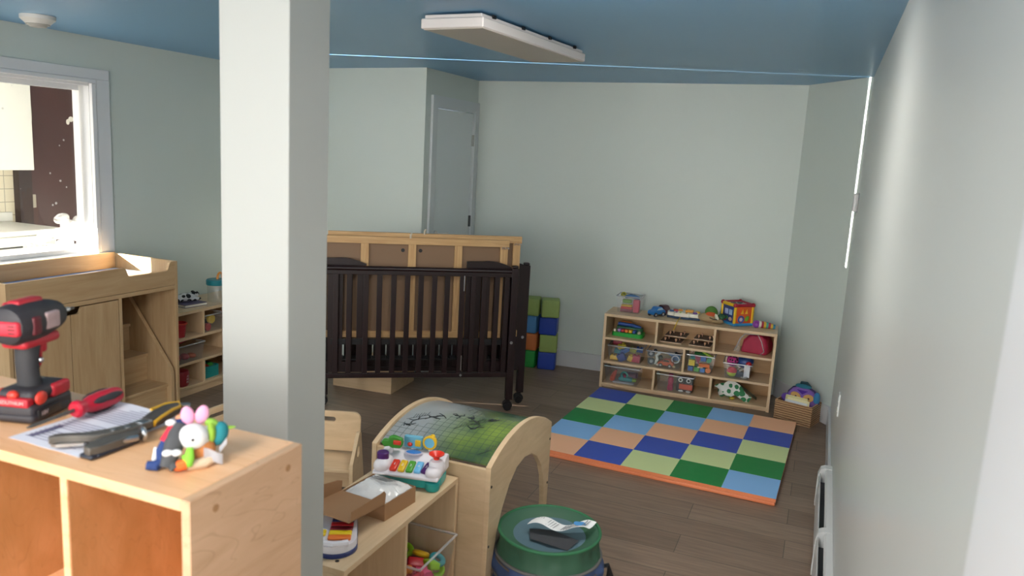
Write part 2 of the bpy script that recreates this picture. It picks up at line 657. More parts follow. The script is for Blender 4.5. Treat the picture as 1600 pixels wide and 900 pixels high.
        if rot is not None:
            o.rotation_euler = rot
        if bevel:
            b = o.modifiers.new('bevel', 'BEVEL')
            b.width = bevel
            b.segments = 2
            b.limit_method = 'ANGLE'
            b.angle_limit = rad(40)
            b.harden_normals = False
        if sub:
            s = o.modifiers.new('subdivision', 'SUBSURF')
            s.levels = sub
            s.render_levels = sub
        return o


def tag(o, label, cat, group=None, kind=None):
    o['label'] = label
    o['category'] = cat
    if group:
        o['group'] = group
    if kind:
        o['kind'] = kind
    return o


def thing(name, label, cat, loc=(0, 0, 0), rz=0.0, group=None):
    o = bpy.data.objects.new(name, None)
    o.empty_display_size = 0.05
    COL.objects.link(o)
    o.location = loc
    o.rotation_euler = (0, 0, rz)
    return tag(o, label, cat, group)


def struct(o, label=None):
    o['kind'] = 'structure'
    if label:
        o['label'] = label
    return o


def copy_tree(o, parent=None):
    c = o.copy()
    COL.objects.link(c)
    if parent is not None:
        c.parent = parent
    for ch in o.children:
        copy_tree(ch, c)
    return c


def lab(o, label):
    o['label'] = label
    return o


def text_mesh(name, body, size, depth, m, parent=None, loc=(0, 0, 0), rot=(0, 0, 0), align='CENTER'):
    cu = bpy.data.curves.new(name, 'FONT')
    cu.body = body
    cu.size = size
    cu.extrude = depth
    cu.align_x = align
    cu.align_y = 'CENTER'
    t = bpy.data.objects.new(name, cu)
    COL.objects.link(t)
    bpy.context.view_layer.update()
    me = bpy.data.meshes.new_from_object(t.evaluated_get(bpy.context.evaluated_depsgraph_get()))
    bpy.data.objects.remove(t)
    bpy.data.curves.remove(cu)
    me.materials.clear()
    me.materials.append(m)
    o = bpy.data.objects.new(name, me)
    COL.objects.link(o)
    if parent is not None:
        o.parent = parent
    o.location = loc
    o.rotation_euler = rot
    return o


def arc(cx, cy, r, a0, a1, n, ry=None):
    ry = r if ry is None else ry
    return [(cx + r * math.cos(rad(a0 + (a1 - a0) * i / n)), cy + ry * math.sin(rad(a0 + (a1 - a0) * i / n))) for i in range(n + 1)]


def rrect(x0, y0, x1, y1, r, n=5):
    return arc(x1 - r, y1 - r, r, 0, 90, n) + arc(x0 + r, y1 - r, r, 90, 180, n) + arc(x0 + r, y0 + r, r, 180, 270, n) + arc(x1 - r, y0 + r, r, 270, 360, n)

# ------------------------------------------------------------------ the room
XR, XL, YREAR = 0.182, -4.13, -2.8
struct(MB().box((-6.6, -3.0, -0.1), (0.5, 6.4, 0.0)).build('floor', planks(), smooth=False))


def cz(x):                      # the old ceiling runs slightly downhill to the left
    return 2.30 + 0.0125 * (x - XR)


cb = MB()
v = [cb.bm.verts.new(p) for p in ((-4.3, -3, cz(-4.3)), (0.4, -3, cz(0.4)), (0.4, 6.4, cz(0.4)), (-4.3, 6.4, cz(-4.3)),
                                  (-4.3, -3, 2.5), (0.4, -3, 2.5), (0.4, 6.4, 2.5), (-4.3, 6.4, 2.5))]
for q in ((0, 3, 2, 1), (4, 5, 6, 7), (0, 1, 5, 4), (1, 2, 6, 5), (2, 3, 7, 6), (3, 0, 4, 7)):
    cb.bm.faces.new([v[i] for i in q])
struct(cb.build('ceiling', M_CEIL, smooth=False))

# walls: footprints extruded upward
H_ = 2.32
struct(MB().prism([(YREAR - 0.1, 0), (5.48, 0), (5.48, H_), (YREAR - 0.1, H_)], XR, XR + 0.12, 'YZ',
                  holes=[[(-1.15, 0.85), (0.02, 0.85), (0.02, 2.05), (-1.15, 2.05)]]).build('wall_right', M_RWALL, smooth=False))
struct(MB().prism([(0.182, 5.48), (0.30, 5.48), (0.30, 6.2), (-0.212, 6.2), (-0.212, 6.02)], 0, H_, 'XY').build('wall_corner', M_WALL, smooth=False))
struct(MB().prism([(-0.212, 6.02), (-0.212, 6.2), (-2.9, 6.2), (-2.9, 5.83), (-2.711, 5.83)], 0, H_, 'XY').build('wall_back', M_WALL, smooth=False))
struct(MB().prism([(5.0, 0), (5.83, 0), (5.83, H_), (5.0, H_)], -2.83, -2.71, 'YZ',
                  holes=[[(5.10, 0.0005), (5.765, 0.0005), (5.765, 2.012), (5.10, 2.012)]]).build('wall_door_side', M_WALL, smooth=False))
struct(MB().prism([(-2.71, 4.95), (-2.71, 5.0), (-2.83, 5.0), (-2.83, 5.06), (-4.13, 5.06), (-4.13, 5.0)], 0, H_, 'XY').build('wall_jog', M_WALL, smooth=False))
struct(MB().prism([(YREAR - 0.1, 0), (5.06, 0), (5.06, H_), (YREAR - 0.1, H_)], XL - 0.13, XL, 'YZ',
                  holes=[[(1.62, 0.955), (3.415, 0.955), (3.415, 1.985), (1.62, 1.985)]]).build('wall_left', M_WALL, smooth=False))
struct(MB().prism([(XL - 0.13, 0), (XR + 0.12, 0), (XR + 0.12, H_), (XL - 0.13, H_)], YREAR - 0.1, YREAR, 'XZ',
                  holes=[[(-4.0, 0.75), (-2.4, 0.75), (-2.4, 2.15), (-4.0, 2.15)], [(-0.87, 0.02), (0.03, 0.02), (0.03, 2.17), (-0.87, 2.17)]]).build('wall_rear', M_WALL, smooth=False))

# boxed-in post standing free in the room
struct(MB().rbox((-1.27, 1.375, 0), (-1.082, 1.519, 2.3), 0.003, seg=2).build('pillar', mat('post_paint', 'B4B5B0', 0.5, bump=0.02, bscale=120), smooth=False))

# skirting
M_BASE = mat('skirting_paint', 'C9CACC', 0.4)
bbp = MB().prism([(-2.69, 5.815), (-0.218, 6.006), (-0.2195, 6.02), (-2.69, 5.83)], 0, 0.13, 'XY')
struct(bbp.build('baseboard_back', M_BASE, smooth=False))
struct(MB().prism([(0.182, 5.46), (0.182, 5.48), (-0.212, 6.02), (-0.212, 5.998), (0.166, 5.477)], 0, 0.13, 'XY').build('baseboard_corner', M_BASE, smooth=False))
struct(MB().box((XR - 0.014, 4.12, 0), (XR, 5.47, 0.13)).build('baseboard_right', M_BASE, smooth=False))

# door in the return wall
dr = struct(MB().rbox((-2.748, 5.114, 0.008), (-2.712, 5.750, 1.994), 0.003, seg=1).build('door_1', M_DOOR, smooth=False))
cs = MB()
cs.box((-2.709, 5.03, 0), (-2.69, 5.105, 2.004)).box((-2.709, 5.757, 0), (-2.69, 5.822, 2.004)).box((-2.709, 5.03, 2.004), (-2.69, 5.822, 2.085))
cs.box((-2.76, 5.10, 0), (-2.71, 5.112, 2.01)).box((-2.76, 5.752, 0), (-2.71, 5.765, 2.01)).box((-2.83, 5.10, 2.006), (-2.78, 5.765, 2.012))
cs.build('door_casing', mat('casing_grey', 'CFD4D5', 0.4), dr, smooth=False)
hm = mat('hinge_grey', 'A5A6A2', 0.4, 0.6)
for z0, h in ((1.74, hm), (1.09, mat('hinge_dark', '4C4F50', 0.4, 0.6)), (0.25, hm)):
    MB().cyl((-2.705, 5.754, z0), (-2.705, 5.754, z0 + 0.09), 0.008).box((-2.714, 5.74, z0), (-2.708, 5.768, z0 + 0.09)).build('hinge', h, dr)
lv = MB().cyl((-2.712, 5.165, 1.07), (-2.668, 5.165, 1.07), 0.011).tube([(-2.668, 5.165, 1.07), (-2.66, 5.18, 1.072), (-2.655, 5.27, 1.072)], 0.009).cyl((-2.712, 5.165, 1.07), (-2.702, 5.165, 1.07), 0.027)
lv.build('door_handle', mat('white_lever', 'DDDAD2', 0.35), dr)

# pass-through window in the left wall
wn = MB()
for a, b in (((3.43, 0.94), (3.53, 2.0)), ((1.5, 2.0), (3.53, 2.06)), ((1.5, 0.94), (1.6, 2.0))):
    wn.box((XL, a[0], a[1]), (XL + 0.018, b[0], b[1]))
wn.box((XL, 3.40, 0.963), (XL + 0.026, 3.4295, 1.9745)).box((XL, 1.6005, 1.975), (XL + 0.026, 3.4295, 1.9995))
w1 = struct(wn.build('window_1', M_WHITE, smooth=False, bevel=0.003))
fr = MB()
fr.box((XL - 0.14, 3.40, 0.955), (XL - 0.001, 3.43, 2.0)).box((XL - 0.14, 1.6, 1.96), (XL - 0.001, 3.43, 2.0)).box((XL - 0.14, 1.6, 0.955), (XL - 0.001, 1.63, 2.0))
fr.box((XL - 0.085, 3.372, 0.975), (XL - 0.05, 3.3715, 1.962)).box((XL - 0.085, 1.63, 1.93), (XL - 0.05, 3.3715, 1.962)).box((XL - 0.085, 1.63, 0.965), (XL - 0.05, 3.3715, 0.99))
fr.build('window_frame', M_WHITE, w1, smooth=False)
MB().box((XL - 0.14, 1.57, 0.93), (XL + 0.03, 3.46, 0.962)).build('window_sill', M_WHITE, w1, smooth=False, bevel=0.003)
lab(MB().box((XL - 0.07, 1.63, 0.985), (XL - 0.066, 3.38, 1.94)).build('glass_pane', specked_glass(), w1, smooth=False), 'clear window pane splashed with white paint specks')

# window beside the camera (only its casing edge shows) and the window wall behind the camera
w2 = MB()
w2.box((XR - 0.02, -1.27, 0.75), (XR, -1.15, 2.15)).box((XR - 0.02, -1.27, 2.05), (XR, 0.1, 2.17)).box((XR - 0.03, -1.27, 0.73), (XR, 0.1, 0.85))
w2 = struct(w2.build('window_2', M_WHITE, smooth=False, bevel=0.003))
struct(MB().box((XR - 0.018, 0.62, 0.0), (XR, 0.815, 2.293)).build('trim_1', mat('trim_white_near', 'E6E6E8', 0.35), smooth=False, bevel=0.003))
w3 = MB()
for a, b in (((-4.08, 0.68), (-4.0, 2.2)), ((-2.4, 0.68), (-2.3, 2.2)), ((-4.0, 2.15), (-2.4, 2.2)), ((-4.0, 0.68), (-2.4, 0.75))):
    w3.box((a[0], YREAR, a[1]), (b[0], YREAR + 0.03, b[1]))
w3 = struct(w3.build('window_3', M_WHITE, smooth=False))
MB().box((-0.9, YREAR - 0.06, 0.0), (0.06, YREAR - 0.05, 2.2)).build('light_blocker', mat('blocker_white', 'E4E1DA', 0.8), w3, smooth=False)  # unseen opaque sheet added to keep the sun out of the room
MB().box((-4.05, YREAR - 0.06, 0.7), (-2.35, YREAR - 0.05, 2.2)).build('light_blocker', mat('blocker_white', 'E4E1DA', 0.8), w3, smooth=False)
MB().box((XR + 0.05, -1.18, 0.8), (XR + 0.06, 0.05, 2.1)).build('light_blocker', mat('blocker_white', 'E4E1DA', 0.8), w2, smooth=False)  # another added sheet, closing the side opening to outside light

# the kitchen beyond the pass-through window
struct(MB().box((-6.4, -0.1, 0), (-6.25, 6.0, 2.5)).build('wall_kitchen_back', tiles(), smooth=False))
struct(MB().box((-6.4, 6.0, 0), (XL - 0.13, 6.15, 2.5)).build('wall_kitchen_end', mat('kitchen_paint', 'E4E2DC', 0.5), smooth=False))
struct(MB().box((-6.4, -0.2, 2.4), (XL - 0.13, 6.15, 2.5)).build('ceiling_kitchen', mat('kitchen_ceiling_paint', 'E8E8E6', 0.5), smooth=False))
struct(MB().prism([(-6.4, 0), (XL - 0.13, 0), (XL - 0.13, 2.4), (-6.4, 2.4)], -0.2, 0.0, 'XZ',
                  holes=[[(-6.1, 0.95), (-4.45, 0.95), (-4.45, 1.36), (-4.88, 1.36), (-4.88, 1.5), (-6.1, 1.5)]]).build('wall_kitchen_front', mat('kitchen_paint', 'E4E2DC', 0.5), smooth=False))  # unseen wall; stepped opening shaped to trim the sun to its patch
M_MAROON = mat('dark_maroon_door', '442422', 0.4, var=0.12, vscale=3)
kd = struct(MB().rbox((-6.25, 4.52, 0.0), (-6.20, 5.42, 2.055), 0.003, seg=1).build('door_2', M_MAROON, smooth=False))
kf = MB().box((-6.25, 4.40, 0), (-6.18, 4.512, 2.13)).box((-6.25, 5.43, 0), (-6.18, 5.53, 2.13)).box((-6.25, 4.40, 2.062), (-6.18, 5.53, 2.13))
kf.build('door_casing', mat('dark_brown_casing', '2B1716', 0.45), kd, smooth=False)
for z0 in (1.03, 1.75):
    MB().cyl((-6.193, 4.516, z0), (-6.193, 4.516, z0 + 0.11), 0.010).box((-6.199, 4.5, z0), (-6.193, 4.55, z0 + 0.11)).build('hinge', mat('old_hinge', 'B3AA9A', 0.4, 0.4), kd)
pp = MB().ball((-6.2, 4.915, 1.785), (0.004, 0.024, 0.024)).ball((-6.2, 4.885, 1.76), (0.004, 0.017, 0.024))
lab(pp.build('paint_spot', mat('white_filler', 'E8E4DC', 0.7), kd), 'white filler spot on the dark door')

M_KW = mat('white_laminate', 'DEDCD6', 0.35)
kc = thing('kitchen_base_cabinet', 'white kitchen base cabinet with dark slot pulls below white worktop', 'cabinet', (-5.92, 3.35, 0))
MB().box((-0.31, -0.95, 0.1), (0.30, 0.93, 0.885)).box((-0.31, -0.95, 0), (0.25, 0.93, 0.1)).build('body', M_KW, kc, smooth=False)
for y0, y1 in ((-0.94, -0.33), (-0.32, 0.29), (0.30, 0.92)):
    d = MB().rbox((0.30, y0, 0.70), (0.318, y1, 0.88), 0.003, seg=1).build('drawer', M_KW, kc, smooth=False)
    MB().rbox((0.316, y0 + 0.1, 0.795), (0.322, y1 - 0.28, 0.807), 0.002, seg=1).build('handle', M_BLACK, d, smooth=False)
    d = MB().rbox((0.30, y0, 0.12), (0.318, y1, 0.69), 0.003, seg=1).build('door', M_KW, kc, smooth=False)
tag(MB().rbox((-6.24, 2.38, 0.885), (-5.585, 4.325, 0.925), 0.005, seg=2).rbox((-6.245, 2.38, 0.925), (-6.22, 4.36, 1.0), 0.004, seg=1).build('kitchen_worktop', M_KW, smooth=False), 'white kitchen worktop seen through the window', 'worktop')
kw = thing('kitchen_wall_cabinet', 'white kitchen wall cabinet seen at the top left of the window', 'cabinet', (-5.92, 3.6, 1.365))
MB().box((-0.32, -1.2, 0), (0, 0.742, 0.80)).build('body', M_KW, kw, smooth=False)
for y0, y1 in ((-1.19, -0.24), (-0.23, 0.735)):
    MB().rbox((0.0, y0, -0.005), (0.019, y1, 0.80), 0.004, seg=1).build('door', M_KW, kw, smooth=False)
dk = thing('dish_rack', 'white wire dish rack full of clear plastic beside the far window jamb', 'dish rack', (-4.75, 3.72, 0.879))
rk = MB()
for i in range(7):
    rk.tube([(-0.2 + i * 0.066, -0.16, 0), (-0.2 + i * 0.066, -0.16, 0.06)], 0.0025, seg=6)
    rk.tube([(-0.2 + i * 0.066, -0.16, 0), (-0.2 + i * 0.066, 0.16, 0), (-0.2 + i * 0.066, 0.16, 0.06)], 0.0025, seg=6)
for z in (0.0, 0.06):
    rk.tube([(-0.2, -0.16, z), (0.2, -0.16, z), (0.2, 0.16, z), (-0.2, 0.16, z), (-0.2, -0.16, z)], 0.003, seg=6)
rk.build('rack', M_WHITE, dk)
random.seed(5)
cl = MB()
for i in range(16):
    cl.ball((random.uniform(-0.16, 0.16), random.uniform(-0.12, 0.12), random.uniform(0.04, 0.24)), (random.uniform(0.03, 0.06), random.uniform(0.03, 0.06), random.uniform(0.02, 0.05)), seg=12, rot=(random.random(), random.random(), 0))
cl.build('crumpled_plastic', M_BAGCLR, dk)
ks = thing('kitchen_side_table', 'white side table standing below the dish rack behind the window', 'table', (-4.75, 3.72, 0))
MB().box((-0.32, -0.3, 0.84), (0.32, 0.3, 0.875)).build('tabletop', M_KW, ks, smooth=False)
for sx in (-1, 1):
    for sy in (-1, 1):
        MB().box((sx * 0.29 - 0.02, sy * 0.27 - 0.02, 0), (sx * 0.29 + 0.02, sy * 0.27 + 0.02, 0.84)).build('leg', M_KW, ks, smooth=False)

# ceiling fixtures
cl_ = thing('ceiling_light', 'long flat white ceiling light hung below the blue ceiling', 'ceiling light', (-1.506, 3.60, 2.212), rad(-5.2))
MB().rbox((-0.155, -0.56, 0.0), (0.155, 0.56, 0.042), 0.004, seg=1).build('housing', mat('fixture_white', 'E6DFDC', 0.45), cl_, smooth=False)
MB().box((-0.148, -0.545, -0.003), (0.148, 0.55, 0.0)).build('diffuser', mat('fixture_diffuser', 'C9C2BA', 0.5), cl_, smooth=False)
MB().rbox((-0.142, -0.55, 0.042), (0.142, 0.55, 0.058), 0.003, seg=1).build('mounting_tray', mat('fixture_white', 'E6DFDC', 0.45), cl_, smooth=False)
for y in (-0.45, -0.17, 0.12, 0.43):
    MB().box((0.141, y - 0.012, 0.05), (0.150, y + 0.012, 0.064)).build('clip', M_BLACK, cl_, smooth=False)
for y in (-0.35, 0.35):
    MB().cyl((0, y, 0.056), (0, y, 0.068), 0.04).build('spacer', M_BLACK, cl_)
sd = thing('smoke_detector', 'round white smoke detector on the blue ceiling above the window', 'smoke detector', (-3.76, 2.82, cz(-3.76)))
MB().lathe([(0.05, -0.045), (0.055, -0.04), (0.075, -0.022), (0.08, -0.018), (0.08, 0.0)]).build('base', mat('detector_white', 'D8D6D0', 0.45), sd)
MB().lathe([(0.02, -0.056), (0.038, -0.054), (0.044, -0.046), (0.044, -0.04)]).torus((0, 0, -0.043), 0.052, 0.003).build('sensor_cap', mat('detector_grey', 'A9A79F', 0.45), sd)

# on the right wall
bh = thing('baseboard_heater', 'long white hydronic baseboard heater along the right wall', 'heater', (XR, 0, 0))
y0, y1 = 0.9, 4.10
hs = MB()
prof = [(-0.001, 0.02), (-0.001, 0.215), (-0.026, 0.215), (-0.034, 0.206), (-0.034, 0.198), (-0.026, 0.206), (-0.006, 0.206), (-0.006, 0.02)]
hs.prism(prof, y0, y1 - 0.02, 'XZ')
hs.build('back_panel', mat('heater_enamel', 'CFCFCD', 0.35), bh, smooth=False)
MB().prism([(-0.062, 0.03), (-0.058, 0.03), (-0.058, 0.165), (-0.053, 0.188), (-0.057, 0.190), (-0.062, 0.168)], y0, y1 - 0.03, 'XZ').build('front_panel', mat('heater_enamel', 'CFCFCD', 0.35), bh, smooth=False)
MB().box((-0.056, y0, 0.05), (-0.012, y1 - 0.06, 0.145)).build('fins', mat('heater_fins', '3A3B3E', 0.5, 0.3), bh, smooth=False)
for a, b in ((y1 - 0.055, y1 + 0.0), (3.30, 3.345), (2.2, 2.245)):
    MB().prism([(-0.001, 0.012), (-0.001, 0.218), (-0.034, 0.218), (-0.056, 0.208), (-0.066, 0.175), (-0.066, 0.012)], a, b, 'XZ').build('end_cap', mat('heater_enamel', 'CFCFCD', 0.35), bh, smooth=False, bevel=0.002)
th = thing('thermostat', 'small white wall thermostat near the corner of the right wall', 'thermostat', (XR, 5.33, 1.515))
MB().rbox((-0.032, -0.04, -0.055), (-0.004, 0.04, 0.055), 0.006).build('cover', mat('thermostat_white', 'D5D3D2', 0.4), th)
MB().box((-0.005, -0.045, -0.06), (0.0, 0.045, 0.06)).build('wall_plate', mat('thermostat_grey', '8F9190', 0.5), th, smooth=False)
ou = thing('wall_outlet', 'white power outlet low on the right wall above the heater', 'outlet', (XR, 4.27, 0.50))
MB().rbox((-0.007, -0.036, -0.06), (0, 0.036, 0.06), 0.003).build('cover_plate', mat('outlet_white', 'F0F0EE', 0.25), ou)
for z in (-0.027, 0.027):
    MB().rbox((-0.009, -0.016, z - 0.014), (-0.006, 0.016, z + 0.014), 0.003).build('socket', mat('outlet_white', 'F0F0EE', 0.25), ou)

# ------------------------------------------------------------------ large furniture
def board(mb, x0, x1, y0, y1, z0, z1, mi=0):
    return mb.box((x0, y0, z0), (x1, y1, z1), mi)


# coat-locker cubbies in the foreground
lk = thing('cubby_locker', 'tall maple cubby locker in the foreground with tools lying on top', 'locker', (-0.774, 0.772, 0), rad(0.3))
W, D, T = 0.757, 0.252, 1.2
tb = MB().box((-W + 0.016, 0, T - 0.018), (-0.016, D, T))
tb.build('top_panel', M_LOCK, lk, smooth=False, bevel=0.0012)
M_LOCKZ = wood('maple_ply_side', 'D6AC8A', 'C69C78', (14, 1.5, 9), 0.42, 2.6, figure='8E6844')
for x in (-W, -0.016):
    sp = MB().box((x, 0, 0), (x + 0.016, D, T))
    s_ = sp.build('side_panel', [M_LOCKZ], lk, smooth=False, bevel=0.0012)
    if x > -0.5:
        for yy in (0.05, 0.215):
            MB().cyl((0.0005, yy, T - 0.03), (-0.003, yy, T - 0.03), 0.006).build('dowel_plug', mat('plug_brown', 'A87A50', 0.5), s_)
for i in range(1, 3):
    dv = MB().box((-i * 0.2467 - 0.0095, 0.004, 0.88), (-i * 0.2467 + 0.0045, D - 0.01, T - 0.018)).build('divider', M_LOCK_SHADE, lk, smooth=False)
    MB().box((-i * 0.2467 - 0.0095, 0.001, 0.88), (-i * 0.2467 + 0.0045, 0.004, T - 0.018)).build('front_edge', M_LOCK, dv, smooth=False)  # divider's front edge, kept in the lighter unshaded maple
MB().box((-W + 0.016, 0.001, 0.865), (-0.016, D - 0.01, 0.88)).build('cubby_shelf', M_LOCK, lk, smooth=False)
MB().box((-W + 0.016, 0.001, 0.08), (-0.016, D - 0.01, 0.098)).build('bottom_shelf', M_LOCK, lk, smooth=False)
MB().box((-W + 0.016, D - 0.01, 0.02), (-0.016, D - 0.002, T - 0.018)).build('back_panel', M_LOCK_SHADE, lk, smooth=False)
MB().box((-0.05, 0.205, 0.88), (-0.0162, D - 0.011, T - 0.0182)).build('corner_stile', M_LOCK, lk, smooth=False)

# changing table by the window
ct = thing('changing_table', 'birch changing table with pull-out steps standing below the window', 'changing table', (-4.10, 3.527, 0))
DX = 0.503       # depth from wall to front
Wc = 1.065
# right end panel (far), with its top edge
MB().prism([(0, 0), (DX, 0), (DX, 0.951), (0, 0.951)], -0.02, 0.0, 'XZ').build('side_panel', M_CTZ, ct, smooth=False, bevel=0.0015)
MB().prism([(0, 0), (DX, 0), (DX, 0.951), (0, 0.951)], -Wc, -Wc + 0.02, 'XZ').build('side_panel', M_CTZ, ct, smooth=False, bevel=0.0015)
fp = [(-Wc + 0.02, 0.808), (-0.02, 0.808), (-0.02, 0.951), (-0.045, 0.951), (-0.058, 0.945), (-0.066, 0.925), (-0.074, 0.905), (-0.09, 0.899),
      (-0.345, 0.899), (-0.358, 0.904), (-0.366, 0.928), (-0.376, 0.948), (-0.39, 0.951), (-Wc + 0.02, 0.951)]
MB().prism(fp, DX - 0.018, DX, 'YZ').build('front_panel', M_CTX, ct, smooth=False, bevel=0.0015)
MB().box((0, -Wc + 0.02, 0.76), (0.016, -0.02, 0.96)).build('back_panel', M_CTX, ct, smooth=False)
MB().box((0, -Wc + 0.02, 0), (0.012, -0.02, 0.76)).build('lower_back_panel', M_CTX, ct, smooth=False)
MB().box((0.012, -Wc + 0.02, 0.782), (DX + 0.001, -0.02, 0.806)).build('deck', M_CTX, ct, smooth=False, bevel=0.0015)
MB().box((0.012, -0.425, 0.06), (DX, -0.405, 0.782)).build('divider', M_CTZ, ct, smooth=False, bevel=0.001)
MB().box((0.012, -Wc + 0.02, 0.04), (DX - 0.02, -0.425, 0.06)).build('bottom_panel', M_CTX, ct, smooth=False)
hc = [(-0.725, 0.07), (-0.43, 0.07), (-0.43, 0.776), (-0.655, 0.776), (-0.662, 0.768), (-0.672, 0.745), (-0.685, 0.740), (-0.725, 0.740)]
d1 = MB().prism(hc, DX - 0.018, DX, 'YZ').build('door', M_CTZ, ct, smooth=False, bevel=0.001)
hc2 = [(-Wc + 0.025, 0.07), (-0.729, 0.07), (-0.729, 0.740), (-0.77, 0.740), (-0.783, 0.745), (-0.793, 0.768), (-0.80, 0.776), (-Wc + 0.025, 0.776)]
MB().prism(hc2, DX - 0.018, DX, 'YZ').build('door', M_CTZ, ct, smooth=False, bevel=0.001)
# steps: a stair block that rolls out, seen inside the open bay
st = MB()
st.box((0.02, -0.40, 0.0), (0.06, -0.03, 0.52))
for x1, zt in ((0.16, 0.53), (0.30, 0.36), (0.46, 0.19)):
    x0 = x1 - 0.16
    st.box((x0, -0.385, zt - 0.018), (x1 + 0.012, -0.06, zt))
    st.box((x1 - 0.016, -0.385, 0.02), (x1, -0.06, zt - 0.018))
so = st.build('step_unit', M_CTX, ct, smooth=False, bevel=0.001)
MB().prism([(0.03, 0.0), (DX - 0.005, 0.0), (DX - 0.005, 0.26), (DX - 0.015, 0.29), (0.10, 0.775), (0.05, 0.775), (0.03, 0.74)], -0.062, -0.036, 'XZ').build('step_side_panel', M_CTZ, ct, smooth=False, bevel=0.001)
pad = MB().rbox((-4.08, 3.527 - Wc + 0.03, 0.807), (-4.10 + DX - 0.025, 3.527 - 0.03, 0.866), 0.02, seg=4)
tag(pad.build('changing_pad', mat('blue_vinyl', '6F8FC4', 0.45)), 'blue vinyl changing pad lying in the tray of the changing table', 'changing pad')


def shelf_unit(name, label, loc, rz, W, D, rows, Hh, M_long, backm, kick=0.035, t=0.02, cat='shelf', group=None):
    """open shelf: rows = list of (z of shelf top, [divider x positions above it])"""
    r = thing(name, label, cat, loc, rz, group)
    for x in (0, W - t):
        MB().box((x, 0, 0), (x + t, D, Hh - t)).build('side_panel', M_BIRCHZ, r, smooth=False, bevel=0.0012)
    MB().box((0, 0, Hh - t), (W, D, Hh)).build('top_panel', M_long, r, smooth=False, bevel=0.0012)
    zs = [z for z, _ in rows] + [Hh - t + t]
    for i, (z, divs) in enumerate(rows):
        MB().box((t, 0.001, z - t * 0.85), (W - t, D - 0.012, z)).build('shelf_board', M_long, r, smooth=False, bevel=0.001)
        top = (rows[i + 1][0] - t * 0.85) if i + 1 < len(rows) else Hh - t
        for x in divs:
            MB().box((x - t * 0.4, 0.001, z), (x + t * 0.4, D - 0.012, top)).build('divider', M_BIRCHZ, r, smooth=False, bevel=0.001)
    MB().box((t, 0.02, 0), (W - t, 0.036, rows[0][0] - t * 0.85)).build('kick_board', M_long, r, smooth=False)
    MB().box((t, D - 0.012, 0.01), (W - t, D - 0.004, Hh - t)).build('back_panel', backm, r, smooth=False)
    return r


M_BACK = wood('shelf_back_ply', 'C09A6C', 'B08A5C', (2, 3, 8), 0.4, 2.0)
SH = (-1.437, 5.49, 0)
SR = rad(2.35)
sh = shelf_unit('toy_shelf', 'low birch toy shelf with eight cubbies against the back wall', SH, SR, 1.227, 0.30,
                [(0.036, [0.402, 0.812]), (0.205, [0.606]), (0.388, [0.395, 0.808])], 0.567, M_BIRCHX, M_BACK)


def on_shelf(x, y, z):
    c, s = math.cos(SR), math.sin(SR)
    return (SH[0] + x * c - y * s, SH[1] + x * s + y * c, z)


# left-hand toy shelf beyond the changing table (fronts the room, runs along the left wall)
S2 = (-3.76, 3.56, 0)
s2 = shelf_unit('toy_shelf', 'low birch toy shelf half hidden between changing table and pillar', S2, rad(90), 1.2, 0.35,
                [(0.07, [0.345, 0.80]), (0.232, [0.62]), (0.401, [0.345, 0.80])], 0.575, M_BIRCHX, M_BACK)

# low shelf beside the pillar, facing right
LS = (-1.107, 1.651, 0)
ls = shelf_unit('low_shelf', 'low birch shelf beside the pillar carrying toys and a cardboard box', LS, rad(90), 0.709, 0.30,
                [(0.12, [0.345])], 0.55, M_BIRCHX, M_BACK, t=0.018)
MB().cyl((0.036, 0.048, 0.5495), (0.036, 0.048, 0.5508), 0.006).build('screw_hole', M_BLACK, ls)

# arched play table
tn = thing('arched_play_table', 'arched birch play table with printed curved top and arch cut sides', 'play table', (-0.988, 2.372, 0))
DT = 0.656
WT = 0.49


def yzcirc(a, b, c):
    (x1, y1), (x2, y2), (x3, y3) = a, b, c
    d = 2 * (x1 * (y2 - y3) + x2 * (y3 - y1) + x3 * (y1 - y2))
    ux = ((x1 * x1 + y1 * y1) * (y2 - y3) + (x2 * x2 + y2 * y2) * (y3 - y1) + (x3 * x3 + y3 * y3) * (y1 - y2)) / d
    uy = ((x1 * x1 + y1 * y1) * (x3 - x2) + (x2 * x2 + y2 * y2) * (x1 - x3) + (x3 * x3 + y3 * y3) * (x2 - x1)) / d
    return ux, uy, math.hypot(x1 - ux, y1 - uy)


cx_, cy_, cr_ = yzcirc((0.0, 0.605), (0.35, 0.672), (DT, 0.572))
a0 = math.degrees(math.atan2(0.605 - cy_, 0 - cx_))
a1 = math.degrees(math.atan2(0.572 - cy_, DT - cx_))
top = arc(cx_, cy_, cr_, a0, a1, 24)
hole = [(0.045, 0.0), (0.045, 0.10), (0.055, 0.22), (0.085, 0.32), (0.13, 0.40), (0.19, 0.47), (0.26, 0.513), (0.34, 0.525), (0.42, 0.512), (0.49, 0.475), (0.545, 0.42), (0.585, 0.35), (0.605, 0.25), (0.612, 0.10), (0.612, 0.0)]
outline = [(0.0, 0.0)] + top + [(DT, 0.0)] + list(reversed(hole))
for x0, x1 in ((-0.02, 0.0), (-WT, -WT + 0.02)):
    s_ = MB().prism(outline, x0, x1, 'YZ').build('side_panel', M_BIRCH, tn, smooth=True, bevel=0.0015, angle=30)
    for yy, zz in ((0.012, 0.53), (0.012, 0.30), (DT - 0.014, 0.50), (DT - 0.014, 0.30)):
        MB().cyl((x1 - 0.001, yy, zz), (x1 + 0.002, yy, zz), 0.005).build('bolt', M_BLACK, s_)
MB().box((-WT + 0.02, 0.004, 0.02), (-0.02, 0.022, 0.592)).build('front_panel', M_BIRCH, tn, smooth=False)
MB().box((-WT + 0.02, DT - 0.022, 0.50), (-0.02, DT - 0.004, 0.573)).build('rear_rail', M_BIRCHX, tn, smooth=False)
gr = []
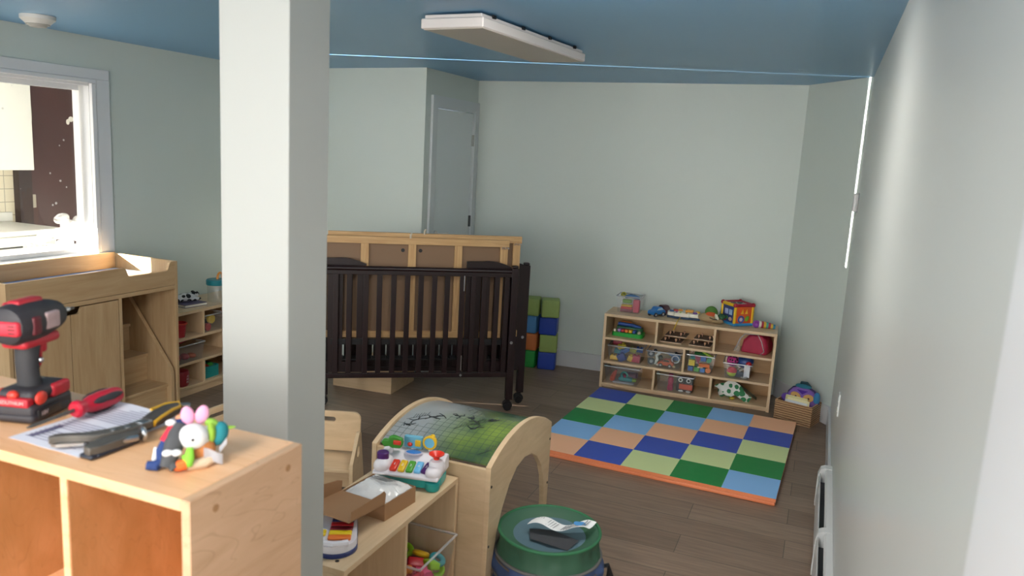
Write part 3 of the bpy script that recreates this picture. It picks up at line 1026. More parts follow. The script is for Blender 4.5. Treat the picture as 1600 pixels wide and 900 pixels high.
for i in range(21):
    a = rad(a0 + (a1 - a0) * (0.035 + 0.93 * i / 20))
    yy, zz = cx_ + (cr_ - 0.012) * math.cos(a), cy_ + (cr_ - 0.012) * math.sin(a)
    gr.append([(-WT + 0.021 + (WT - 0.042) * j / 12, yy, zz) for j in range(13)])


def printed_top():
    m = bpy.data.materials.new('printed_acrylic')
    m.use_nodes = True
    nt = m.node_tree
    L = nt.links
    b = nt.nodes['Principled BSDF']
    b.inputs['Roughness'].default_value = 0.22
    tc = nt.nodes.new('ShaderNodeTexCoord')
    sx = nt.nodes.new('ShaderNodeSeparateXYZ')
    L.new(tc.outputs['Object'], sx.inputs[0])

    def math_(op, a, bb=None):
        n = nt.nodes.new('ShaderNodeMath')
        n.operation = op
        for k, q in enumerate((a, bb)):
            if q is None:
                continue
            if isinstance(q, (int, float)):
                n.inputs[k].default_value = q
            else:
                L.new(q, n.inputs[k])
        return n.outputs[0]
    gx = math_('LESS_THAN', math_('FRACT', math_('MULTIPLY', sx.outputs['X'], 34.0)), 0.10)
    gy = math_('LESS_THAN', math_('FRACT', math_('MULTIPLY', sx.outputs['Y'], 34.0)), 0.10)
    grid = math_('MAXIMUM', gx, gy)
    n1 = nt.nodes.new('ShaderNodeTexNoise')
    n1.inputs['Scale'].default_value = 5.0
    n1.inputs['Detail'].default_value = 6
    L.new(tc.outputs['Object'], n1.inputs['Vector'])
    n2 = nt.nodes.new('ShaderNodeTexNoise')
    n2.inputs['Scale'].default_value = 2.6
    L.new(tc.outputs['Object'], n2.inputs['Vector'])
    # green meadow towards the near right, open grey paper at the left
    gfac = nt.nodes.new('ShaderNodeMapRange')
    gfac.inputs['From Min'].default_value = -0.36
    gfac.inputs['From Max'].default_value = -0.16
    L.new(math_('ADD', sx.outputs['X'], math_('MULTIPLY', math_('SUBTRACT', n2.outputs['Fac'], 0.5), 0.35)), gfac.inputs['Value'])
    gc = nt.nodes.new('ShaderNodeValToRGB')
    gc.color_ramp.elements[0].position = 0.35
    gc.color_ramp.elements[0].color = rgb('27443A')
    gc.color_ramp.elements[1].position = 0.72
    gc.color_ramp.elements[1].color = rgb('7E9440')
    L.new(n1.outputs['Fac'], gc.inputs['Fac'])
    mx = nt.nodes.new('ShaderNodeMix')
    mx.data_type = 'RGBA'
    mx.inputs['A'].default_value = rgb('9A9E9E')
    L.new(gfac.outputs[0], mx.inputs['Factor'])
    L.new(gc.outputs['Color'], mx.inputs['B'])
    mg = nt.nodes.new('ShaderNodeMix')
    mg.data_type = 'RGBA'
    mg.inputs['B'].default_value = rgb('3C4A44')
    wide = math_('MULTIPLY', grid, math_('GREATER_THAN', math_('ADD', math_('ABSOLUTE', math_('SUBTRACT', sx.outputs['Y'], 0.33)), math_('MULTIPLY', gfac.outputs[0], 0.3)), 0.17))
    L.new(math_('MULTIPLY', wide, 0.6), mg.inputs['Factor'])
    L.new(mx.outputs['Result'], mg.inputs['A'])
    L.new(mg.outputs['Result'], b.inputs['Base Color'])
    return m


tp = MB().sheet(gr, 0.006).build('curved_top', printed_top(), tn)
lab(tp, 'glossy curved top printed with grid lines and green meadow')
# printed black bird tracks and branches standing on the curved top as raised ink
random.seed(11)


def on_top(x, s):
    a = rad(a0 + (a1 - a0) * s)
    return (x, cx_ + (cr_ - 0.0112) * math.cos(a), cy_ + (cr_ - 0.0112) * math.sin(a))


ink = MB()
path = [(-0.42, 0.38), (-0.40, 0.46), (-0.36, 0.52), (-0.32, 0.56), (-0.27, 0.60), (-0.22, 0.60), (-0.18, 0.56), (-0.16, 0.50), (-0.13, 0.62)]
for i, (x, s) in enumerate([(x_, s_ - 0.17) for x_, s_ in path]):
    for k in range(5):
        dx, ds = random.uniform(-0.022, 0.022), random.uniform(-0.03, 0.03)
        ex, es = random.uniform(-0.02, 0.02), random.uniform(-0.03, 0.03)
        ink.tube([on_top(x, s), on_top(x + dx, s + ds), on_top(x + dx + ex, s + ds + es)], 0.0026, seg=6, flat=0.3)
for (x, s) in ((-0.425, 0.30), (-0.175, 0.38), (-0.22, 0.30), (-0.06, 0.12)):
    for k in range(6):
        ink.tube([on_top(x + k * 0.008, s + k * 0.012), on_top(x + k * 0.008 - 0.004, s + k * 0.012 + random.uniform(0.03, 0.06))], 0.0012, seg=5, flat=0.3)
    ink.tube([on_top(x - 0.02, s - 0.03), on_top(x + 0.05, s + 0.07)], 0.0015, seg=5, flat=0.3)
ink.build('printed_mark', mat('print_black', '23282A', 0.4), tp)

# folded crib
FC = thing('folding_crib', 'dark espresso wooden crib on casters folded flat with board frames inside', 'crib', (-1.831, 4.631, 0), math.atan2(-0.559, -0.829))
# local x runs to the left along the crib, local -y runs to the back
LC = 1.32


SLF = [0.05, 0.115, 0.20, 0.27, 0.344, 0.441, 0.524, 0.61, 0.696, 0.782, 0.871, 0.955, 1.058, 1.141, 1.23]
SLR = [x + 0.11 - 0.0435 for x in (0.374, 0.461, 0.548, 0.636, 0.723, 0.814, 0.901, 0.988, 1.09, 1.18, 1.265)] + [0.354, 0.268, 0.182, 0.096]


def crib_side(nm, y, x0, slats, sw, br, post_w=0.047):
    s = MB()
    s.tube([(x0, y, 0.942), (x0 + LC, y, 0.942)], 0.019, seg=12, flat=0.85)
    a = s.build(nm, M_ESP, FC)
    MB().box((x0 + 0.02, y - 0.013, 0.905), (x0 + LC - 0.02, y + 0.013, 0.93)).build('top_rail', M_ESP, a, smooth=False, bevel=0.002)
    MB().box((x0 + 0.01, y - 0.014, 0.232), (x0 + LC - 0.01, y + 0.014, 0.262)).build('bottom_rail', M_ESP, a, smooth=False, bevel=0.002)
    if br:
        MB().box((x0 + 0.02, y - 0.008, 0.262), (x0 + LC - 0.02, y + 0.008, br)).build('lower_board', M_ESP, a, smooth=False)
    for sx in slats:
        x, w = x0 + sx, sw
        MB().box((x - w / 2 * 1.0, y - 0.010, 0.262), (x + w / 2 * 1.0, y + 0.010, 0.905)).build('slat', M_ESP, a, smooth=False, bevel=0.002)
    for x in (x0, x0 + LC):
        p = MB()
        p.rbox((x - post_w / 2, y - 0.024, 0.075), (x + post_w / 2, y + 0.024, 0.965), 0.004, seg=2)
        po = p.build('post', M_ESP, FC, smooth=False)
        MB().rbox((x - 0.02, y - 0.02, 0.965), (x + 0.02, y + 0.02, 0.982), 0.008, seg=3).build('post_cap', M_ESP, po)
        MB().cyl((x + 0.005, y + 0.026, 0.47), (x + 0.005, y + 0.022, 0.47), 0.010).build('bolt_cover', M_METAL, po)
        k = MB()
        k.cyl((x, y, 0.055), (x, y, 0.09), 0.012)
        k.prism(arc(x + 0.006, 0.036, 0.031, -25, 205, 12), y - 0.02, y + 0.02, 'XZ')
        k.cyl((x + 0.008, y - 0.026, 0.026), (x + 0.008, y - 0.010, 0.026), 0.026)
        k.cyl((x + 0.008, y + 0.010, 0.026), (x + 0.008, y + 0.026, 0.026), 0.026)
        k.build('caster', M_BLACK, FC)
    return a


fs = crib_side('front_side', 0.0, 0.0, SLF, 0.033, 0)
for z in (0.33, 0.86):
    MB().box((0.33, 0.011, z - 0.05), (0.336, 0.015, z + 0.05)).build('hinge', M_METAL, fs, smooth=False)
MB().cyl((0.333, 0.012, 0.247), (0.333, 0.018, 0.247), 0.008).build('hinge_bolt', M_METAL, fs)
rs_ = crib_side('rear_side', -0.155, -0.11, SLR, 0.078, 0.325)
for x in (0.06, 1.0):
    for k, (yy, dx) in enumerate(((-0.035, 0.0), (-0.133, -0.11))):
        if k == 1 and x > 0.9:
            continue
        xx = x + dx
        e = MB()
        pts = [(xx - 0.045 + 0.30 * i / 12, 0.955 + 0.048 * math.sin(PI * min(1, (i + 1) / 9) * 0.62) - (0.0 if i < 12 else 0.004)) for i in range(13)]
        e.prism([(xx - 0.045, 0.26)] + pts + [(xx + 0.255, 0.26)], yy - 0.009, yy + 0.009, 'XZ',
                holes=[[(xx + q, 0.33), (xx + q + 0.028, 0.33), (xx + q + 0.028, 0.90), (xx + q, 0.90)] for q in (0.01, 0.07, 0.13, 0.19)])
        e.build('headboard', M_ESP, FC, smooth=True, angle=30)
for y in (-0.03, -0.125):
    MB().box((0.05, y - 0.012, 0.445), (LC - 0.15, y + 0.012, 0.483)).build('spring_rail', M_BLACK, FC, smooth=False)
sp = MB()
for i in range(24):
    sp.box((0.08 + i * 0.046, -0.125, 0.345), (0.084 + i * 0.046, -0.03, 0.35))
for i in range(5):
    sp.box((0.06, -0.12 + i * 0.02, 0.335), (1.14, -0.117 + i * 0.02, 0.345))
sp.build('wire_spring', M_BLACK, FC, smooth=False)

# two board frames standing inside the folded crib
for nm, lbl, x0, y, z0, z1 in (('board_frame', 'pine frame with brown hardboard panels, front one inside the folded crib', 0.037, -0.062, 0.484, 1.139),
                           ('board_frame', 'pine frame with brown hardboard panels, rear one inside the folded crib', -0.055, -0.103, 0.484, 1.162)):
    r = thing(nm, lbl, 'frame', (-1.831, 4.631, 0), math.atan2(-0.559, -0.829), 'board frames in the crib')
    L_ = 1.25
    MB().box((x0, y - 0.012, z1 - 0.045), (x0 + L_, y + 0.012, z1)).build('top_batten', M_PINE, r, smooth=False, bevel=0.0015)
    MB().box((x0, y - 0.012, z0), (x0 + L_, y + 0.012, z0 + 0.043)).build('bottom_batten', M_PINE, r, smooth=False, bevel=0.0015)
    for x in (0.008, 0.309, 0.607, 0.905, L_ - 0.06):
        MB().box((x0 + x, y - 0.011, z0 + 0.043), (x0 + x + 0.05, y + 0.011, z1 - 0.045)).build('upright', M_PINEZ, r, smooth=False, bevel=0.0015)
    hb = MB().box((x0 + 0.004, y - 0.016, z0 + 0.02), (x0 + L_ - 0.004, y - 0.0105, z1 - 0.02))
    hbo = hb.build('hardboard', M_HARD, r, smooth=False)
    if y > -0.08:
        for x in (0.655, 0.765 - 0.16):
            pass
        for x in (0.578 + 0.0, 0.69):
            MB().cyl((x0 + x, y - 0.0115, z1 - 0.085), (x0 + x, y - 0.009, z1 - 0.085), 0.012).build('hole', M_BLACK, hbo)
    hw = MB()
    for k in range(5):
        hw.torus((x0 + 0.004 + k * 0.011, y + 0.014, z1 - 0.052 + 0.003 * (k % 2)), 0.006, 0.0018, axis=(1, 0.2, 0), seg=12, rs=6)
    hw.build('corner_spring', M_METAL, r)
    MB().tube([(x0 + 0.645 - (0.0 if y > -0.08 else 0.0), y + 0.013, z1 - 0.005), (x0 + 0.645, y + 0.013, z1 + 0.02), (x0 + 0.638, y + 0.005, z1 + 0.026)], 0.006, seg=8).build('strap_hook', mat('cream_hook', 'DCD2BE', 0.5), r)

# light wooden box on the floor behind the crib
wbx = thing('wooden_plinth', 'pale wooden box on the floor behind the crib', 'box', (-2.66, 4.50, 0), rad(4))
MB().box((-0.46, 0, 0), (0, 0.018, 0.17)).box((-0.018, 0.018, 0), (0, 0.37, 0.17)).box((-0.46, 0.352, 0), (-0.018, 0.37, 0.17)).box((-0.46, 0.018, 0), (-0.442, 0.352, 0.17)).build('side_board', M_BIRCHX, wbx, smooth=False, bevel=0.001)
MB().box((-0.442, 0.018, 0.15), (-0.018, 0.352, 0.168)).build('lid', M_BIRCHX, wbx, smooth=False)

# toddler armchair
def toddler_chair(label, loc, rz):
    r = thing('toddler_chair', label, 'chair', loc, rz, 'toddler chairs')
    bo = rrect(-0.178, 0.215, 0.178, 0.415, 0.035)
    MB().prism(bo, 0.20, 0.215, 'XZ', holes=[rrect(-0.055, 0.362, 0.055, 0.386, 0.0118)]).build('backrest', M_BIRCH, r, smooth=True, bevel=0.001, angle=30)
    MB().box((-0.178, 0.0, 0.187), (0.178, 0.235, 0.202)).build('seat', M_BIRCHX, r, smooth=False, bevel=0.001)
    MB().box((-0.178, 0.21, 0.02), (0.178, 0.225, 0.187)).build('rear_panel', M_BIRCHX, r, smooth=False)
    ao = [(0.0, 0.0), (-0.015, 0.205), (-0.01, 0.235), (0.10, 0.335), (0.115, 0.345), (0.135, 0.345), (0.15, 0.335), (0.24, 0.0)]
    for s in (-1, 1):
        x0 = 0.178 * s
        MB().prism(ao, min(x0, x0 + 0.017 * s), max(x0, x0 + 0.017 * s), 'YZ', holes=[rrect(0.075, 0.235, 0.115, 0.285, 0.015)]).build('arm_panel', M_BIRCH, r, smooth=True, bevel=0.001, angle=30)
    return r


toddler_chair('birch toddler armchair between pillar and arched play table', (-2.085, 2.83, 0), rad(20))
toddler_chair('birch toddler armchair half hidden behind pillar and foreground locker', (-2.42, 2.79, 0), rad(86))

# foam mat
MT = thing('foam_mat', 'colourful checkered foam play mat lying in front of the toy shelf', 'play mat', (-0.02, 5.30, 0), rad(180 - 2.0))
cols = ['3856BC', 'D8E6A4', '12883F', '8CC0F4', 'FFC298']
mm = [mat('mat_vinyl_' + c, c, 0.5, bump=0.05, bscale=40) for c in cols] + [mat('mat_edge', 'E8875A', 0.5)]
WM, DM = 1.37, 1.345
g = MB()
for i in range(5):
    for j in range(5):
        x0, y0 = WM * i / 5, DM * j / 5
        ci = ((4 - i) + j) % 5          # i counts from the right, j from the shelf
        n = 3
        grid = []
        for a in range(n + 1):
            grid.append([(x0 + WM / 5 * a / n, y0 + DM / 5 * b / n, 0.042 - (0.0016 if (a in (0, n) or b in (0, n)) else 0)) for b in range(n + 1)])
        g.sheet(grid, 0, ci)
g.box((0, 0, 0.022), (WM, DM, 0.0395), 5)
go = g.build('upper_panels', mm, MT, smooth=False)
lw = MB().rbox((0.002, 0.002, 0), (WM - 0.002, DM + 0.003, 0.0215), 0.006, seg=2)
lw.build('lower_panels', [mm[5]], MT)

# collapsed mesh tunnel / pop-up hamper
pt_ = thing('popup_tunnel', 'collapsed green and blue mesh pop-up tunnel on the floor', 'play tunnel', (-0.815, 2.555, 0))
M_GN = mesh_net('green_mesh', '3A644C', 0.12)
M_BN = mesh_net('blue_mesh', '435884', 0.2)
M_TN = mesh_net('teal_mesh', '587480', 0.12)
rings = [(0.188, 0.335, M_GN), (0.196, 0.25, M_GN), (0.203, 0.18, M_BN), (0.205, 0.11, M_BN), (0.205, 0.04, M_GN)]
prev = None
for i in range(len(rings) - 1):
    (r0, z0, m0), (r1, z1, m1) = rings[i], rings[i + 1]
    gr_ = []
    for k in range(7):
        t = k / 6
        row = []
        for q_ in range(73):
            a_ = 2 * PI * q_ / 72
            rr = r0 + (r1 - r0) * t + math.sin(PI * t) * (0.010 * (1 if i % 2 else -1) + 0.006 * math.sin(7 * a_ + i) + 0.004 * math.sin(17 * a_ + 2 * i))
            row.append((rr * math.cos(a_), rr * math.sin(a_), z0 + (z1 - z0) * t + 0.006 * math.sin(PI * t) * math.sin(9 * a_ + i)))
        gr_.append(row)
    MB().sheet(gr_).build('mesh_band', [M_GN, M_BN, M_BN, M_GN][i], pt_)
MB().tube([(0.199 * math.cos(rad(a_)), 0.199 * math.sin(rad(a_)), 0.226 + 0.012 * math.sin(rad(a_ * 2))) for a_ in range(-150, -9, 5)], 0.005, seg=8).build('zipper', mat('zipper_grey', '5E5650', 0.7), pt_)
for (r0, z0, m0) in rings:
    MB().torus((0, 0, z0), r0, 0.006, seg=64).build('hoop', mat('grey_binding', '6C6A66', 0.7) if z0 < 0.3 else mat('green_binding', '2C6A45', 0.7), pt_)
# drum-skin top pulled inward, with a wide green rim
MB().lathe([(0.135, 0.315), (0.155, 0.326), (0.175, 0.334), (0.188, 0.336)], cap=False, seg=48).build('top_rim', M_GN, pt_)
gd = []
for i in range(13):
    row = []
    for j in range(37):
        a = 2 * PI * j / 36
        rr = 0.14 * i / 12
        row.append((rr * math.cos(a), rr * math.sin(a), 0.300 + 0.016 * (i / 12) ** 2 + 0.006 * math.sin(5 * a + i * 0.6) * (i / 12) * (1 - i / 13)))
    gd.append(row)
MB().sheet(gd).build('top_skin', M_TN, pt_, fixn=True)
MB().prism([(-0.05, -0.07), (0.10, -0.09), (0.115, 0.0), (0.0, 0.03), (-0.08, 0.0)], 0.316, 0.3165, 'XY').build('dark_patch', mesh_net('dark_mesh', '45464A', 0.15), pt_, smooth=False)
MB().tube([(0.185, 0.06, 0.2), (0.215, 0.07, 0.21), (0.225, 0.07, 0.17), (0.222, 0.06, 0.14)], [0.012, 0.016, 0.014, 0.008], seg=8, flat=0.4).build('buckle_strap', M_BLACK, pt_)
gl = []
for i in range(25):
    t = i / 24
    zz = 0.345 + 0.012 * math.sin(t * 9.0) + 0.010 * t
    px = -0.075 + 0.225 * t
    py = 0.01 - 0.01 * math.sin(t * 4) + 0.035 * t
    gl.append([(px + 0.032 * (k / 4 - 0.5) * 0.35, py + 0.068 * (k / 4 - 0.5) * (1.0 if t < 0.9 else 0.9), zz + 0.003 * math.sin(k + 3 * t)) for k in range(5)])
lbm = MB().sheet(gl, 0.0006)
ll = lab(lbm.build('care_label', mat('label_white', 'E9E9E8', 0.6), pt_), 'long white printed care label')
pr = MB()
for i in range(2, 23):
    if i in (5, 6, 11, 12, 17, 18, 19, 20):
        continue
    A = Vector(gl[i][0]).lerp(Vector(gl[i][4]), 0.14) + Vector((0, 0, 0.0008))
    B = Vector(gl[i][0]).lerp(Vector(gl[i][4]), 0.86) + Vector((0, 0, 0.0008))
    pr.tube([A, B], 0.0018, seg=5, flat=0.25)
pr.build('print_line', mat('print_grey', '8B8D90', 0.7), ll)
MB().prism(rrect(-0.022, -0.014, 0.022, 0.014, 0.012), 0, 0.0012, 'XY').build('blue_logo', mat('print_blue', '4B8FC8', 0.5), ll, smooth=False, loc=(gl[19][2][0], gl[19][2][1], gl[19][2][2] + 0.004), rot=(0, 0, 0.3))

# soft foam cubes: two columns of four beside the crib
BC = {'green': '1E8A3A', 'orange': 'C9713D', 'sky': '4F88BE', 'olive': '93A95C', 'navy': '1F3E9A'}
B_ = 0.1425
rb = MB().rbox((-B_ / 2, -B_ / 2, 0), (B_ / 2, B_ / 2, B_), 0.014, seg=4)
names = [('left', 0, ['green', 'orange', 'sky', 'olive'], ['bottom of the left stack', 'second from the floor in the left stack', 'third from the floor in the left stack', 'topmost of the left stack']),
         ('right', 1, ['navy', 'olive', 'navy', 'olive'], ['bottom of the right stack', 'second from the floor in the right stack', 'third from the floor in the right stack', 'topmost of the right stack'])]
wrd = {'green': 'bright green', 'orange': 'orange', 'sky': 'sky blue', 'olive': 'olive green', 'navy': 'royal blue'}
proto = None
for nm, ci, cs_, where in names:
    for k, c in enumerate(cs_):
        jx = [0.0, 0.004, -0.003, 0.003][k]
        a = rad([14, 17, 12, 20][k])
        bx, by = (-2.115, 5.745) if ci == 0 else (-1.958, 5.762)
        m2 = MB().rbox((-B_ / 2, -B_ / 2, 0.0005), (B_ / 2, B_ / 2, B_ - 0.0005), 0.012, seg=4)
        o = m2.build('foam_cube', mat('foam_vinyl_' + c, BC[c], 0.5, bump=0.05, bscale=20), loc=(bx + jx, by, k * B_), rot=(0, 0, a if ci else a - rad(8)))
        tag(o, '%s foam cube, %s by the back wall' % (wrd[c], where[k]), 'foam block', 'soft foam cubes by the crib')

# ------------------------------------------------------------------ clear storage bins and loose toys
def clear_bin(label, loc, rz, w, d, h, taper=0.012, group='clear plastic bins', cat='bin'):
    """clear tub, open on top: origin at the middle of its front bottom edge"""
    r = thing('clear_bin', label, cat, loc, rz, group)
    th_ = 0.0022
    m = MB()
    bm = m.bm

    def ring(ex, z, off):
        x0, x1 = -w / 2 + taper - ex + off, w / 2 - taper + ex - off
        y0_, y1_ = taper - ex + off, d - taper + ex - off
        return [bm.verts.new(p) for p in ((x0, y0_, z), (x1, y0_, z), (x1, y1_, z), (x0, y1_, z))]
    a, b, c, e = ring(0, 0.0, 0), ring(taper, h, 0), ring(taper, h, th_), ring(0, th_, th_)
    bm.faces.new(a[::-1])
    for p, q in ((a, b), (b, c), (c, e)):
        for i in range(4):
            bm.faces.new((p[i], p[(i + 1) % 4], q[(i + 1) % 4], q[i]))
    bm.faces.new(e)
    m.build('tub', M_CLEAR, r, smooth=False)
    k = MB()
    k.tube([(-w / 2, 0, h), (w / 2, 0, h)], 0.0045, seg=8).tube([(-w / 2, d, h), (w / 2, d, h)], 0.0045, seg=8)
    k.tube([(-w / 2, 0, h), (-w / 2, d, h)], 0.0045, seg=8).tube([(w / 2, 0, h), (w / 2, d, h)], 0.0045, seg=8)
    k.build('rim', M_CLEARR, r)
    return r


def place(o, loc, rot=(0, 0, 0)):
    o.location = loc
    o.rotation_euler = rot
    return o


def shelf_pt(x, y, z):
    return on_shelf(x, y, z)


# --- first row of the toy shelf and its top
clear_bin('clear bin on top of the toy shelf holding red and yellow toys', on_shelf(0.152, 0.10, 0.567), SR, 0.185, 0.165, 0.125)
b0 = on_shelf
tag(place(MB().rbox((-0.06, -0.01, 0), (0.03, 0.03, 0.022), 0.004).rbox((-0.058, -0.012, 0.022), (0.028, 0.028, 0.04), 0.004, 1).rbox((-0.055, -0.01, 0.04), (0.025, 0.03, 0.055), 0.004, 2).build('toy_stack', [pm('7A1F3F'), pm('C42B2B'), pm('E0B32A')]), b0(0.15, 0.135, 0.571), (0, 0, SR)), 'red and yellow stacked toy in the bin on top of the shelf', 'toy')
tag(place(MB().rbox((-0.025, -0.015, 0), (0.025, 0.03, 0.1), 0.012).build('toy_cup', pm('C8405A')), b0(0.208, 0.135, 0.571), (0, 0, SR)), 'pink toy block in the bin on top of the shelf', 'toy')
tag(place(MB().ball((0, 0, 0.022), 0.022).ball((0.005, -0.015, 0.03), 0.008, 1).build('toy_ball', [pm('A9A43B'), pm('5B5A24')]), b0(0.10, 0.17, 0.672)), 'yellow green toy ball at the left of the bin on the shelf', 'toy')
tag(place(MB().tube([(-0.05, 0, 0), (-0.01, 0.0, 0.012), (0.03, 0, 0.006), (0.06, 0, 0.0)], [0.012, 0.015, 0.015, 0.01]).build('toy_bar', pm('2B5F94')), b0(0.165, 0.16, 0.68), (0, 0, SR)), 'blue toy bar lying across the bin on top of the shelf', 'toy')
tag(place(MB().rbox((-0.035, -0.01, 0), (0.035, 0.03, 0.03), 0.01).build('toy_leaf', pm('6C9A35')), b0(0.13, 0.16, 0.632), (0, 0, SR)), 'lime green toy block in the bin on top of the shelf', 'toy')


def toy_car(nm, label, loc, rz, s, body, roof):
    r = thing(nm, label, 'toy car', loc, rz)
    o = [(-0.075, 0.018), (0.075, 0.018), (0.078, 0.038), (0.066, 0.052), (0.036, 0.058), (0.016, 0.082), (-0.03, 0.084), (-0.056, 0.060), (-0.074, 0.054), (-0.08, 0.038)]
    o = [(x * s, z * s) for x, z in o]
    MB().prism(o, -0.036 * s, 0.036 * s, 'XZ').build('body', pm(body), r, bevel=0.008 * s, angle=50)
    w = [(0.03, 0.058), (0.014, 0.076), (-0.026, 0.078), (-0.046, 0.060)]
    MB().prism([(x * s, z * s) for x, z in w], -0.038 * s, 0.038 * s, 'XZ').build('windows', pm(roof, 0.15), r)
    for x in (-0.045, 0.045):
        for y in (-1, 1):
            MB().cyl((x * s, y * 0.030 * s, 0.019 * s), (x * s, y * 0.041 * s, 0.019 * s), 0.019 * s).cyl((x * s, y * 0.040 * s, 0.019 * s), (x * s, y * 0.0425 * s, 0.019 * s), 0.010 * s, mi=1).build('wheel', [pm('26262B', 0.5), pm('B9B7B4', 0.4)], r)
    return r


toy_car('toy_car', 'blue rounded toy car on top of the toy shelf', on_shelf(0.362, 0.135, 0.567), SR + rad(-125), 0.85, '1F6FB4', 'A9C3D2')
toy_car('toy_car', 'dark red toy car behind the blue one on top of the shelf', on_shelf(0.405, 0.235, 0.567), SR + rad(-40), 0.85, '4A1C28', '32202C')

kb = thing('toy_keyboard', 'cream toy keyboard with yellow and red buttons on top of the shelf', 'toy instrument', on_shelf(0.56, 0.19, 0.567), SR)
ko = [(-0.125, -0.055), (-0.075, -0.062), (-0.068, -0.072), (0.045, -0.072), (0.052, -0.062), (0.125, -0.055), (0.132, 0.0), (0.1, 0.065), (-0.1, 0.065), (-0.132, 0.0)]
MB().prism(ko, 0, 0.016, 'XY').build('base', pm('1E3A5A'), kb, bevel=0.004)
MB().prism([(x * 0.985, y * 0.98) for x, y in ko], 0.016, 0.045, 'XY').build('body', pm('E4E0CF'), kb, bevel=0.006)
for i, c in enumerate(('6A2C86', 'E2DDD0', '8FAE3D', 'E2DDD0', 'E2DDD0', 'D9A441', 'E2DDD0')):
    MB().rbox((-0.06 + i * 0.015, -0.066, 0.045), (-0.047 + i * 0.015, -0.03, 0.05), 0.002).build('key', pm(c), kb)
for x, y, r_, c in ((-0.07, 0.01, 0.022, 'C23B26'), (-0.035, 0.035, 0.018, 'E0962A'), (-0.095, -0.03, 0.018, '2B4C7C'), (0.085, -0.035, 0.02, '5A2E80'), (0.10, 0.015, 0.02, 'E0B32A')):
    MB().cyl((x, y, 0.044), (x, y, 0.056), r_, r_ * 0.85).build('button', pm(c), kb)
MB().rbox((0.005, -0.012, 0.044), (0.07, 0.045, 0.062), 0.008).build('screen_box', pm('D8962A'), kb)
MB().tube([(-0.02, -0.071, 0.012), (-0.022, -0.20, 0.012), (-0.025, -0.215, 0.0), (-0.045, -0.218, -0.06)], 0.0035, seg=8).build('strap', pm('D6B02E', 0.6), kb)

sh_ = thing('toy_hat', 'tan plush toy with green dome top and orange face on the shelf', 'plush toy', on_shelf(0.752, 0.14, 0.567), SR)
MB().ball((-0.01, 0, 0.036), (0.088, 0.06, 0.036)).ball((0.06, -0.02, 0.02), (0.05, 0.045, 0.02)).build('body', fm('A58D69'), sh_)
MB().tube([(0.0, -0.054, 0.045), (0.03, -0.062, 0.038), (0.06, -0.055, 0.036)], 0.004).build('mouth', pm('2A201A'), sh_)
MB().ball((0.005, 0.012, 0.075), (0.052, 0.045, 0.05)).build('dome', fm('4E7A33'), sh_)
MB().ball((0.005, -0.022, 0.062), (0.042, 0.026, 0.026)).build('face', fm('C2572E'), sh_)
MB().ball((0.055, -0.04, 0.05), (0.014, 0.012, 0.03), rot=(0, -0.5, 0)).build('tusk', fm('D5D3BE'), sh_)
MB().ball((0.09, 0.0, 0.055), (0.032, 0.024, 0.022)).build('tail', fm('2F5A3C'), sh_)

ac = thing('activity_cube', 'yellow and red toy activity cube with blue base on the shelf', 'activity cube', on_shelf(0.934, 0.20, 0.567), SR + rad(40))
A_ = 0.075
cb_ = MB()
for sx in (-1, 1):
    cb_.tube([(sx * A_, -A_, 0.011), (sx * A_, A_, 0.011)], 0.011).tube([(-A_, sx * A_, 0.011), (A_, sx * A_, 0.011)], 0.011)
    for sy in (-1, 1):
        cb_.ball((sx * A_, sy * A_, 0.013), 0.0135)
cb_.box((-A_, -A_, 0.004), (A_, A_, 0.012))
cb_.build('base_frame', pm('2F86BE'), ac)
for sx in (-1, 1):
    for sy in (-1, 1):
        MB().cyl((sx * A_, sy * A_, 0.02), (sx * A_, sy * A_, 0.145), 0.0105).build('post', pm('E5B91F'), ac)
        MB().ball((sx * A_, sy * A_, 0.152), 0.0165).build('corner_knob', pm('A31432'), ac)
MB().tube([(-A_, -A_, 0.152), (A_, -A_, 0.152)], 0.0115).tube([(A_, -A_, 0.152), (A_, A_, 0.152)], 0.0115).tube([(-A_, A_, 0.152), (A_, A_, 0.152)], 0.0115).build('top_bar', pm('A31432'), ac)
MB().tube([(-A_, -A_ * 0.85, 0.15), (-A_, A_ * 0.85, 0.15)], 0.0125).build('top_bar', pm('E5B91F'), ac)
MB().rbox((-A_ + 0.004, -A_ + 0.004, 0.138), (A_ - 0.004, A_ - 0.004, 0.152), 0.004).build('top_plate', pm('B9A79A'), ac)
for a_, c in ((0.6, '2A2530'), (2.2, '5B2A4A'), (4.2, '31584A')):
    MB().cyl((0.035 * math.cos(a_), 0.035 * math.sin(a_), 0.151), (0.035 * math.cos(a_), 0.035 * math.sin(a_), 0.157), 0.02).build('disc', pm(c), ac)
q = MB().rbox((-A_ + 0.008, -A_ - 0.002, 0.02), (A_ - 0.008, -A_ + 0.006, 0.14), 0.003).build('front_panel', pm('D65A22'), ac)
MB().torus((-0.022, -A_ - 0.004, 0.05), 0.022, 0.006, axis=(0, 1, 0)).build('gear', pm('3A4E9A'), q)
MB().cyl((-0.022, -A_ - 0.006, 0.05), (-0.022, -A_, 0.05), 0.012).build('gear_hub', pm('C7C9D8'), q)
MB().ball((0.03, -A_ - 0.003, 0.055), (0.016, 0.004, 0.022), rot=(0, 0.6, 0)).build('leaf_slider', pm('6FA22F'), q)
for x, a_ in ((-0.015, 0.2), (0.02, -0.2)):
    MB().prism([(x - 0.012, 0.09), (x + 0.012, 0.09), (x + 0.004, 0.125)], -A_ - 0.005, -A_ - 0.001, 'XZ').build('sail_shape', pm('E9B52A'), q)
q = MB().rbox((-A_ - 0.002, -A_ + 0.008, 0.02), (-A_ + 0.006, A_ - 0.008, 0.14), 0.003).build('side_panel', pm('2C3C78'), ac)
